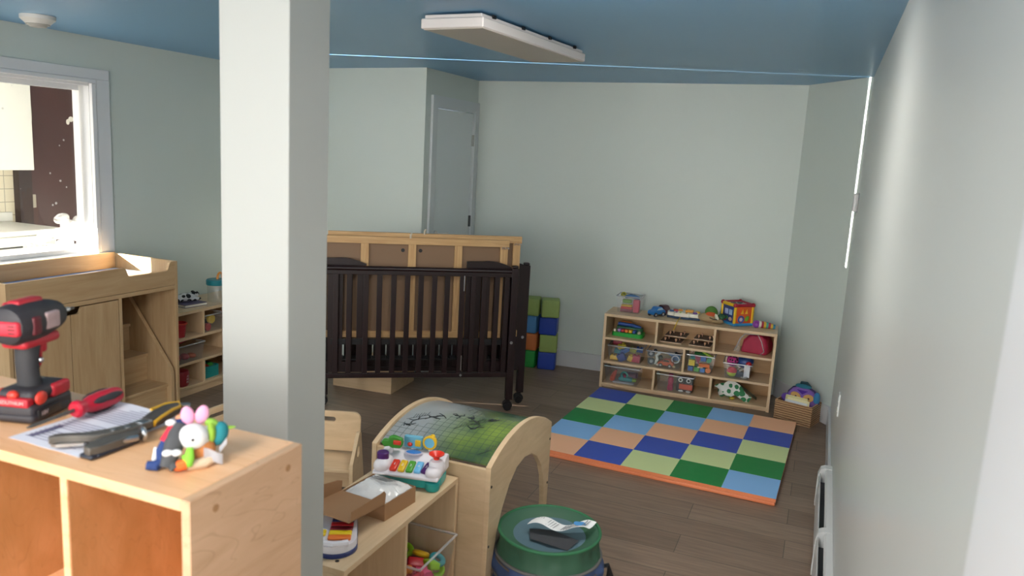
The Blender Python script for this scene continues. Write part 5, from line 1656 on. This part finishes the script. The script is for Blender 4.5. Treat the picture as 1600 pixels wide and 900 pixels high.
MB().lathe([(0.009, 0.09), (0.011, 0.104), (0.027, 0.115), (0.027, 0.118), (0.012, 0.109), (0.006, 0.104)], M=Matrix.Translation((0.098, -0.015, 0.003))).build('red_funnel', pm('E3341F'), ap)
for i, c in enumerate(('D53A22', 'E3B61F', '4C9A2E', '6FB6DE', '4E1C66')):
    x = -0.047 + i * 0.0285
    ky = MB().rbox((-0.0125, -0.027, 0), (0.0125, 0.027, 0.014), 0.006).build('key', pm(c), ap, loc=(x, -0.028 + 0.002 * i, 0.058), rot=(rad(20), 0, rad(-14) if i == 4 else 0))
    text_mesh('numeral', str(i + 1), 0.016, 0.0004, mat('print_white', 'D8D4D2', 0.6), ky, (0, 0, 0.0142))
MB().ball((0.0, 0.032, 0.092), (0.03, 0.02, 0.008)).build('screen', pm('3D7DC4', 0.15), ap)
MB().torus((0.0, 0.032, 0.092), 0.029, 0.004, scale=(1, 0.68, 1)).build('screen_ring', pm('B9B3C4'), ap)
q = MB().rbox((-0.045, 0.055, 0.098), (0.022, 0.072, 0.143), 0.004).build('picture_panel', pm('6FB3CC'), ap)
MB().ball((-0.022, 0.053, 0.113), (0.009, 0.006, 0.008)).build('red_button', pm('D53A22'), q)
MB().rbox((-0.003, 0.050, 0.108), (0.018, 0.056, 0.132), 0.003).build('yellow_tile', pm('E3B61F'), q)
q = MB().cyl((0.05, 0.058, 0.126), (0.05, 0.075, 0.126), 0.022).ball((0.058, 0.066, 0.147), 0.009).torus((0.05, 0.057, 0.126), 0.021, 0.005, axis=(0, 1, 0)).build('clock_ring', pm('E3B61F'), ap)
MB().cyl((0.05, 0.053, 0.126), (0.05, 0.060, 0.126), 0.018).build('clock_face', pm('6FB9D6'), q)
for x, y, z, r_ in ((0.05, 0.07, 0.11, 0.008), (-0.012, 0.066, 0.105, 0.01), (-0.082, 0.03, 0.108, 0.007)):
    MB().cyl((x, y, 0.085), (x, y, z), r_).build('stalk', pm('E6DFE2', 0.25), ap)
gp = [(-0.042, 0.0), (-0.034, 0.014), (-0.016, 0.014), (-0.012, 0.026), (0.006, 0.03), (0.034, 0.022), (0.038, 0.0), (0.03, -0.014), (0.0, -0.016), (-0.012, -0.01), (-0.03, -0.014)]
q = MB().prism([(x - 0.078, z + 0.118) for x, z in gp], 0.022, 0.042, 'XZ').build('crocodile_paddle', pm('3F8E2C'), ap, bevel=0.004, angle=50)
MB().rbox((-0.073, 0.016, 0.118), (-0.044, 0.03, 0.134), 0.004).build('red_button', pm('D53A22'), q)

bx = thing('cardboard_box', 'open brown cardboard mailer box on the low shelf', 'box', (-1.163, 1.95, 0.55), rad(-6))
# local: x to the left is negative, y to the back
KB = mat('kraft_card', '9A7350', 0.75, var=0.06, vscale=12)
BW, BD, BH, t_ = 0.175, 0.165, 0.056, 0.003
wl = MB()
wl.box((-BW, 0, 0), (0, BD, t_))
wl.box((-t_, 0, t_), (0, BD, BH)).box((-BW, 0, t_), (-BW + t_, BD, BH)).box((-BW + t_, BD - t_, t_), (-t_, BD, BH)).box((-BW + t_, 0, t_), (-t_, t_, BH))
wl.build('tray', KB, bx, smooth=False)
LM = Matrix.Translation((0, 0, BH)) @ Matrix.Rotation(rad(-3), 4, 'X') @ Matrix.Rotation(rad(0), 4, 'Z')
ld_ = MB()
ld_.box((-BW, -0.17, 0.0), (0, 0, t_), M=LM)
wall_ = [(-0.165, 0.0), (0.0, 0.0), (0.003, 0.035), (-0.006, 0.045), (-0.02, 0.042), (-0.16, 0.032)]
ld_.prism(wall_, -t_, 0.0, 'YZ', M=LM)
wall2 = [(-0.165, 0.0), (0.0, 0.0), (0.0, 0.035), (-0.02, 0.042), (-0.15, 0.055), (-0.165, 0.045)]
ld_.prism(wall2, -BW, -BW + t_, 'YZ', M=LM)
ld_.build('lid', KB, bx, smooth=False)
pk = thing('plastic_packet', 'clear crinkled plastic packet with printed lines in the cardboard box', 'packet', (-1.163, 1.95, 0.5535), rad(-6))
gd = []
random.seed(3)
for i in range(15):
    row = []
    for j in range(15):
        u, v_ = i / 14, j / 14
        e = min(u, 1 - u, v_, 1 - v_)
        row.append((-BW + 0.008 + (BW - 0.016) * u, 0.007 + (BD - 0.014) * v_, 0.050 + 0.026 * min(1, e * 4) + random.uniform(-0.004, 0.004)))
    gd.append(row)
MB().sheet(gd, 0.042).build('bag', mat('crinkled_white_film', 'E2DEDA', 0.2, bump=0.25, bscale=60), pk, angle=25)
ln = MB()
for i in range(7):
    a, b = 0.36 + 0.065 * i, 0.46 + 0.065 * i
    y0_ = 0.028 + i * 0.0065
    pts = []
    for k in range(9):
        x = -0.13 + 0.075 * k / 8 + i * 0.006
        pts.append((x, y0_ + 0.055 - 0.0 * k, 0.0835))
    ln.tube(pts, 0.0016, seg=5, flat=0.3)
ln.build('print_line', mat('print_black', '23282A', 0.4), pk)

tx = thing('toy_piano', 'white rimmed toy piano with rainbow keys half hidden by the pillar', 'toy instrument', (-1.232, 1.80, 0.55), rad(118))
# long axis local x; the rounded end points to the low shelf's front left
ob = [(0.02 + 0.0 * i, 0) for i in range(0)]
ol = arc(-0.06, 0, 0.062, 90, 270, 16, ry=0.062) + arc(0.07, 0, 0.05, -90, 90, 12)
MB().prism([(x * 1.04, y * 1.04) for x, y in ol], 0, 0.012, 'XY').build('base', pm('1E2F66'), tx, bevel=0.003)
MB().prism(ol, 0.012, 0.034, 'XY').build('body', pm('D9D5DA', 0.3), tx, bevel=0.006)
for i, c in enumerate(('E0742A', 'E3C21F', '6E1420', 'B01B22', '1C2350')):
    MB().rbox((-0.085 + i * 0.026, -0.046, 0.034), (-0.062 + i * 0.026, 0.02, 0.043), 0.004).build('key', pm(c), tx)
MB().rbox((-0.06, 0.028, 0.034), (-0.03, 0.044, 0.043), 0.004).build('button', pm('E3C21F'), tx)
MB().tube([(-0.1, -0.04, 0.036), (-0.115, 0.0, 0.038), (-0.095, 0.045, 0.036)], 0.010, seg=8).build('front_rail', pm('D9D5DA', 0.3), tx)

clear_bin('clear bin of bright peg toys pulled out of the low shelf', (-1.085, 2.185, 0.121), rad(90), 0.27, 0.25, 0.232, taper=0.03)
random.seed(21)
pal = [('red', 'C8232F'), ('orange', 'E0801F'), ('lime green', '8CC21F'), ('crimson', 'A81434'), ('yellow', 'E6B821'), ('coral', 'DA5A5A'), ('teal', '2A8C96'), ('pink', 'D84E7A'), ('magenta', 'A01E5E')]
whr = ['at the back left', 'at the back right', 'in the middle', 'at the front left', 'at the front right', 'against the front wall']
kk = 0
for layer in range(4):
    for i in range(3):
        for j in range(4):
            nme, h = pal[(kk * 4 + layer) % len(pal)]
            px = -1.085 - 0.055 - 0.055 * i + random.uniform(-0.012, 0.012)
            py = 2.185 - 0.078 + 0.051 * j + random.uniform(-0.010, 0.010)
            pz = 0.135 + 0.042 * layer + random.uniform(0, 0.006)
            shp = kk % 4
            m2 = MB()
            if shp == 0:
                m2.tube([(-0.03, 0, 0.012), (0, 0, 0.016), (0.03, 0, 0.012)], [0.010, 0.014, 0.010]).ball((0.03, 0, 0.014), 0.015)
            elif shp == 1:
                m2.prism([(0.034 * math.cos(rad(a)) * (1 if k % 2 else 0.55), 0.034 * math.sin(rad(a)) * (1 if k % 2 else 0.55)) for k, a in enumerate(range(0, 360, 36))], 0, 0.018, 'XY')
            elif shp == 2:
                m2.rbox((-0.03, -0.02, 0), (0.03, 0.02, 0.026), 0.006)
            else:
                m2.torus((0, 0, 0.012), 0.022, 0.010, seg=24)
            o = m2.build('peg_toy', pm(h), loc=(px, py, pz), rot=(random.uniform(-0.5, 0.5), random.uniform(-0.5, 0.5), random.uniform(0, 3)))
            tag(o, '%s %s peg toy in the pulled out clear bin, %s' % (nme, ['bead ended', 'star shaped', 'blocky', 'ring shaped'][shp], ['lowest layer', 'second layer', 'third layer', 'top layer'][layer]), 'toy', 'peg toys in the pulled out bin')
            kk += 1

# ------------------------------------------------------------------ on top of the locker
TZ = 1.2005
im = thing('impact_driver', 'red and black cordless impact driver standing on its battery', 'power tool', (-1.262, 0.905, TZ), rad(106))
M_DRB = mat('driver_black', '2E2A2E', 0.55, var=0.12, vscale=30, bump=0.1, bscale=200)
M_DRR = mat('driver_red', 'B3222F', 0.45, var=0.08, vscale=30)
bt_ = MB().rbox((-0.055, -0.037, 0.0), (0.05, 0.037, 0.034), 0.008).rbox((-0.058, -0.040, 0.003), (0.04, 0.040, 0.018), 0.006)
bat = bt_.build('battery_pack', M_DRB, im)
MB().rbox((-0.0575, -0.031, 0.030), (-0.04, 0.031, 0.046), 0.003).build('release_band', M_DRR, bat)
text_mesh('battery_lettering', 'REDLITHIUM', 0.0085, 0.0002, mat('print_pale', 'C9B3B0', 0.6), bat, (-0.0578, 0.0, 0.038), (PI / 2, 0, -PI / 2))
MB().rbox((-0.045, -0.0415, 0.008), (0.012, -0.0385, 0.024), 0.001).build('side_label', mat('label_black', '1A1718', 0.4), bat)
text_mesh('battery_lettering', '18V', 0.011, 0.0002, mat('print_pale', 'C9B3B0', 0.6), bat, (-0.03, -0.0418, 0.016), (PI / 2, 0, 0))
MB().rbox((-0.048, -0.034, 0.034), (0.046, 0.034, 0.058), 0.012, seg=4).build('foot_housing', M_DRB, im)
MB().rbox((0.0, -0.037, 0.032), (0.047, -0.02, 0.056), 0.006).build('foot_accent', M_DRR, im)
MB().rbox((0.0, 0.02, 0.032), (0.047, 0.037, 0.056), 0.006).build('foot_accent', M_DRR, im)
for c_, r_ in (((-0.03, -0.036, 0.042), (0.014, 0.006, 0.012)), ((-0.03, 0.036, 0.042), (0.014, 0.006, 0.012)), ((-0.05, 0, 0.050), (0.008, 0.010, 0.008))):
    MB().ball(c_, r_).build('release_button', pm('C8382A'), im)
MB().tube([(-0.010, 0, 0.05), (-0.012, 0, 0.075), (-0.014, 0, 0.10), (-0.010, 0, 0.13), (-0.002, 0, 0.155)], [0.0205, 0.019, 0.0192, 0.021, 0.025], seg=18, flat=0.85, up=(1, 0, 0)).build('grip', M_RUBBER, im)
MB().ball((-0.004, -0.019, 0.102), 0.005).build('grip_screw', M_METAL, im)
MB().tube([(0.010, 0, 0.062), (0.010, 0, 0.09), (0.012, 0, 0.12), (0.022, 0, 0.14), (0.034, 0, 0.155)], [0.006, 0.008, 0.009, 0.011, 0.014], seg=10).build('grip_front_strip', M_DRR, im)
MB().rbox((0.016, -0.009, 0.108), (0.030, 0.009, 0.138), 0.006).build('trigger', M_DRR, im)
Mh = Matrix.Translation((0, 0, 0.171)) @ Matrix.Rotation(PI / 2, 4, 'Y')
hg = MB().lathe([(0.020, -0.064), (0.031, -0.058), (0.036, -0.045), (0.0375, -0.02), (0.036, 0.01), (0.031, 0.035), (0.028, 0.05)], M=Mh, seg=32)
mh = hg.build('motor_housing', M_DRB, im)
MB().rbox((-0.068, -0.029, 0.156), (-0.05, 0.029, 0.182), 0.006).build('rear_vent_panel', pm('CE3040', 0.45), mh)
for y in (-0.02, 0.015):
    for z in (0.163, 0.169, 0.175):
        MB().box((-0.0688, y - 0.004, z - 0.001), (-0.067, y + 0.008, z + 0.001)).build('vent_slot', M_BLACK, mh, smooth=False)
MB().rbox((-0.04, -0.012, 0.200), (0.02, 0.012, 0.2115), 0.005).build('top_stripe', M_DRR, mh)
MB().rbox((-0.03, 0.016, 0.188), (0.005, 0.03, 0.205), 0.005).build('top_stripe', M_DRR, mh)
MB().rbox((-0.04, -0.039, 0.154), (-0.02, -0.03, 0.186), 0.004).build('side_vent', mat('vent_maroon', '5A1620', 0.5), mh)
MB().rbox((-0.008, -0.0385, 0.158), (0.026, -0.028, 0.188), 0.004).build('side_plate', mat('worn_label', 'A98F8E', 0.5, var=0.2, vscale=60), mh)
MB().rbox((-0.045, -0.024, 0.128), (0.045, 0.024, 0.146), 0.008).build('lower_housing', M_DRR, mh)
MB().lathe([(0.028, 0.05), (0.024, 0.062), (0.013, 0.066), (0.0125, 0.078), (0.009, 0.080)], M=Mh, seg=24).build('nose', M_RUBBER, im)
MB().lathe([(0.0045, 0.078), (0.0045, 0.098), (0.003, 0.100), (0.0025, 0.112), (0.0006, 0.115)], M=Mh, seg=10).build('bit', M_METAL, im)

pp_ = thing('paper_sheet', 'printed white paper sheet lying under the screwdriver', 'paper', (-1.195, 0.808, TZ), rad(-1))
gd = [[(0.165 * i / 12, 0.208 * j / 12, 0.0006 + 0.0012 * math.sin(i * 0.5) ** 2 + (0.003 * max(0, (j - 9) / 3) ** 2)) for j in range(13)] for i in range(13)]
MB().sheet(gd, 0.0005).build('sheet', mat('paper_white', 'DEDDE6', 0.7), pp_)
tl = MB()
random.seed(8)
for j in range(22):
    y = 0.018 + j * 0.0083
    if j in (5, 11, 12):
        continue
    x0 = 0.016
    x1 = 0.145 - random.uniform(0, 0.05)
    tl.box((x0, y, 0.0022), (x1, y + 0.0022, 0.0024))
tl.build('text_line', mat('print_violet', '8E8BA0', 0.8), pp_, smooth=False)
MB().box((0.02, 0.02, 0.0024), (0.032, 0.075, 0.0026)).build('header_bar', mat('print_violet_dark', '6E6B86', 0.8), pp_, smooth=False)

sdv = thing('screwdriver', 'red and black handled screwdriver lying across the paper', 'screwdriver', (-1.165, 0.905, TZ + 0.0235), math.atan2(1, -0.12))
MX = Matrix.Rotation(PI / 2, 4, 'Y')
MB().lathe([(0.0115, 0.0), (0.0150, 0.004), (0.0155, 0.010), (0.0115, 0.018), (0.0115, 0.024), (0.0150, 0.036), (0.0168, 0.062), (0.0160, 0.09), (0.0130, 0.102), (0.008, 0.106)], M=MX, seg=24).build('handle', mat('driver_handle_red', 'B5122E', 0.35), sdv)
for a in (0.6, 2.7, 4.8):
    g2 = [(0.032 + 0.066 * i / 8, 0.0148 * math.cos(a) * (0.95 + 0.12 * math.sin(PI * i / 8)), 0.0148 * math.sin(a) * (0.95 + 0.12 * math.sin(PI * i / 8))) for i in range(9)]
    MB().tube(g2, [0.002, 0.005, 0.0062, 0.0058, 0.0062, 0.0066, 0.006, 0.005, 0.002], seg=10).build('grip_inlay', M_RUBBER, sdv)
MB().lathe([(0.0032, -0.082), (0.0032, 0.0)], M=MX, seg=12).lathe([(0.0012, -0.094), (0.0030, -0.086), (0.0032, -0.082)], M=MX, seg=12).build('shaft', M_DMETAL, sdv)

pl_ = thing('locking_pliers', 'steel locking pliers with yellow trimmed black grip on the locker', 'pliers', (-1.044, 0.905, TZ), 0)
up = [(0.008, 0.030), (0.006, -0.005), (-0.004, -0.035), (-0.020, -0.062), (-0.040, -0.078), (-0.050, -0.088), (-0.050, -0.102), (-0.044, -0.106), (-0.036, -0.094), (-0.022, -0.083), (0.004, -0.066), (0.022, -0.034), (0.030, 0.0), (0.030, 0.030)]
MB().prism(up, 0.012, 0.024, 'XY').build('upper_jaw', M_DMETAL, pl_, bevel=0.002, angle=40)
MB().prism([(-0.044, -0.103), (-0.037, -0.094), (-0.024, -0.082), (0.0, -0.068), (-0.004, -0.076), (-0.02, -0.09), (-0.034, -0.102)], 0.008, 0.013, 'XY').build('jaw_teeth', M_METAL, pl_, smooth=False)
lo = [(0.030, 0.005), (0.018, -0.03), (0.012, -0.055), (0.016, -0.085), (0.022, -0.098), (0.036, -0.100), (0.042, -0.085), (0.044, -0.05), (0.046, -0.02), (0.042, 0.005)]
MB().prism(lo, 0.006, 0.02, 'XY').build('lower_jaw', M_DMETAL, pl_, bevel=0.002, angle=40)
MB().rbox((0.014, -0.101, 0.0), (0.042, -0.07, 0.008), 0.004).rbox((0.022, -0.09, 0.001), (0.044, -0.01, 0.008), 0.003).build('release_lever', mat('lever_black', '1E222E', 0.4), pl_)
MB().cyl((0.036, -0.05, 0.014), (0.05, -0.02, 0.014), 0.005).torus((0.044, -0.005, 0.014), 0.009, 0.004, axis=(0.4, 1, 0)).build('adjusting_screw', M_METAL, pl_)
for x, y in ((0.018, 0.012), (0.020, -0.014), (0.012, -0.034)):
    MB().cyl((x, y, 0.023), (x, y, 0.0255), 0.0045).build('rivet', M_METAL, pl_)
MB().rbox((0.008, 0.008, 0.023), (0.028, 0.030, 0.0248), 0.001).build('name_plate', M_METAL, pl_)
gpts = [(0.016, 0.028, 0.016), (0.012, 0.05, 0.018), (0.006, 0.08, 0.019), (0.003, 0.108, 0.019)]
MB().tube(gpts, [0.0135, 0.0155, 0.0155, 0.0125], seg=16, flat=0.85).build('grip', mat('grip_charcoal', '3A3633', 0.6), pl_)
MB().tube([(0.030, 0.034, 0.020), (0.0275, 0.05, 0.024), (0.020, 0.082, 0.026), (0.014, 0.104, 0.024), (0.004, 0.112, 0.028), (-0.004, 0.09, 0.030), (-0.002, 0.055, 0.030)], 0.0028, seg=8).tube([(0.030, 0.034, 0.021), (0.026, 0.034, 0.012)], 0.003, seg=8).build('grip_trim', pm('C99A22', 0.5), pl_)
MB().rbox((-0.004, 0.104, 0.008), (0.022, 0.122, 0.026), 0.006).cyl((0.020, 0.112, 0.012), (0.020, 0.112, 0.028), 0.008).build('handle_end', M_METAL, pl_)

# plush finger puppets in a heap (front faces the room)
PZ = (-0.866, 0.872, TZ)
PR = rad(44)
bn = thing('bunny_puppet', 'white plush bunny with pink ears in the puppet heap', 'plush toy', PZ, PR, 'plush finger puppets')
MB().ball((0.002, -0.006, 0.062), (0.028, 0.026, 0.026), seg=24).build('head', fm('E4E0DE'), bn)
MB().ball((0.016, 0.0, 0.030), (0.026, 0.018, 0.030)).build('body', fm('C98048'), bn)
for x, a in ((-0.008, -0.12), (0.018, 0.2)):
    e = MB().ball((x, 0.012, 0.100), (0.0125, 0.006, 0.021), rot=(0.1, a, 0)).build('ear', fm('E6A0C0'), bn)
MB().ball((0.001, -0.031, 0.064), 0.0032).build('eye', pm('1E1A1C'), bn)
MB().tube([(0.034, -0.008, 0.014), (0.018, -0.022, 0.009), (-0.010, -0.028, 0.009)], [0.012, 0.012, 0.009]).build('leg', fm('D9BFA2'), bn)
crt = thing('carrot_puppet', 'orange plush carrot with lime leaves in front of the bunny', 'plush toy', (PZ[0], PZ[1], TZ), PR, 'plush finger puppets')
MB().tube([(-0.012, -0.034, 0.016), (-0.024, -0.036, 0.014), (-0.036, -0.034, 0.011)], [0.011, 0.011, 0.006]).build('carrot', fm('E0682A'), crt)
MB().tube([(-0.008, -0.036, 0.012), (-0.006, -0.034, 0.028), (-0.004, -0.026, 0.046)], [0.008, 0.010, 0.006]).tube([(-0.012, -0.034, 0.02), (-0.014, -0.03, 0.034)], [0.006, 0.005]).build('leaf', fm('7FC23A'), crt)
gy = thing('grey_puppet', 'charcoal plush puppet with white bow tie in the puppet heap', 'plush toy', (PZ[0], PZ[1], TZ), PR, 'plush finger puppets')
MB().tube([(-0.046, -0.034, 0.012), (-0.040, -0.026, 0.028), (-0.032, -0.012, 0.05), (-0.026, 0.004, 0.068), (-0.02, 0.014, 0.08)], [0.012, 0.015, 0.018, 0.016, 0.012], seg=14).tube([(-0.040, -0.03, 0.022), (-0.030, -0.04, 0.010)], [0.010, 0.009]).build('body', fm('4A4A4C'), gy)
MB().ball((-0.043, -0.034, 0.042), (0.010, 0.005, 0.007)).ball((-0.028, -0.034, 0.041), (0.010, 0.005, 0.007)).build('bow_tie', fm('DCDADA'), gy)
nv = thing('navy_puppet', 'navy plush puppet with red top at the left of the heap', 'plush toy', (PZ[0], PZ[1], TZ), PR, 'plush finger puppets')
MB().tube([(-0.080, -0.012, 0.011), (-0.064, -0.016, 0.010), (-0.054, -0.010, 0.018), (-0.054, -0.002, 0.036), (-0.046, 0.006, 0.055)], [0.009, 0.011, 0.011, 0.011, 0.009], seg=12).build('leg', fm('243A6E'), nv)
MB().tube([(-0.050, 0.006, 0.05), (-0.040, 0.012, 0.064), (-0.034, 0.018, 0.078)], [0.011, 0.011, 0.008]).build('body', fm('C8283E'), nv)
MB().ball((-0.018, 0.022, 0.084), (0.016, 0.012, 0.010)).build('cap', fm('1E2F5E'), nv)
MB().ball((-0.016, 0.026, 0.092), (0.015, 0.010, 0.008)).build('cap_brim', fm('C98A66'), nv)
MB().ball((-0.038, 0.016, 0.086), (0.010, 0.006, 0.007)).tube([(-0.068, 0.002, 0.01), (-0.064, 0.006, 0.04)], [0.006, 0.004]).build('glove', fm('DAD8D8'), nv)
tl_ = thing('teal_puppet', 'teal and green plush puppet with pointed tip right of the bunny', 'plush toy', (PZ[0], PZ[1], TZ), PR, 'plush finger puppets')
MB().ball((0.048, 0.014, 0.056), (0.018, 0.018, 0.026), rot=(0, 0.25, 0)).build('body', fm('23808A'), tl_)
MB().ball((0.034, 0.008, 0.062), (0.010, 0.02, 0.022)).build('collar', fm('8FB43A'), tl_)
MB().ball((0.026, 0.006, 0.05), (0.007, 0.018, 0.028)).build('band', fm('C9CAC4'), tl_)
MB().ball((0.036, 0.016, 0.078), (0.016, 0.012, 0.010), rot=(0, 0.6, 0)).cyl((0.056, 0.016, 0.066), (0.080, 0.016, 0.067), 0.007, 0.001).build('tip', fm('93BE48'), tl_)
MB().sheet([[(0.020 + 0.034 * i / 6, -0.026 + 0.008 * i / 6 + 0.003 * math.sin(i), 0.044 - 0.02 * i / 6 - 0.022 * k / 2) for k in range(3)] for i in range(7)], 0.001).sheet([[(0.048 + 0.014 * i / 4, -0.012, 0.036 + 0.02 * i / 4 - 0.012 * k) for k in range(2)] for i in range(5)], 0.001).build('care_tag', mat('tag_white', 'DEDDE3', 0.7), tl_)
for o_ in (bn, crt, gy, nv, tl_):
    o_.scale = (0.80, 0.80, 0.76)

kb.scale = (0.95, 0.95, 1.0)
sh_.scale = (0.9, 0.9, 0.95)
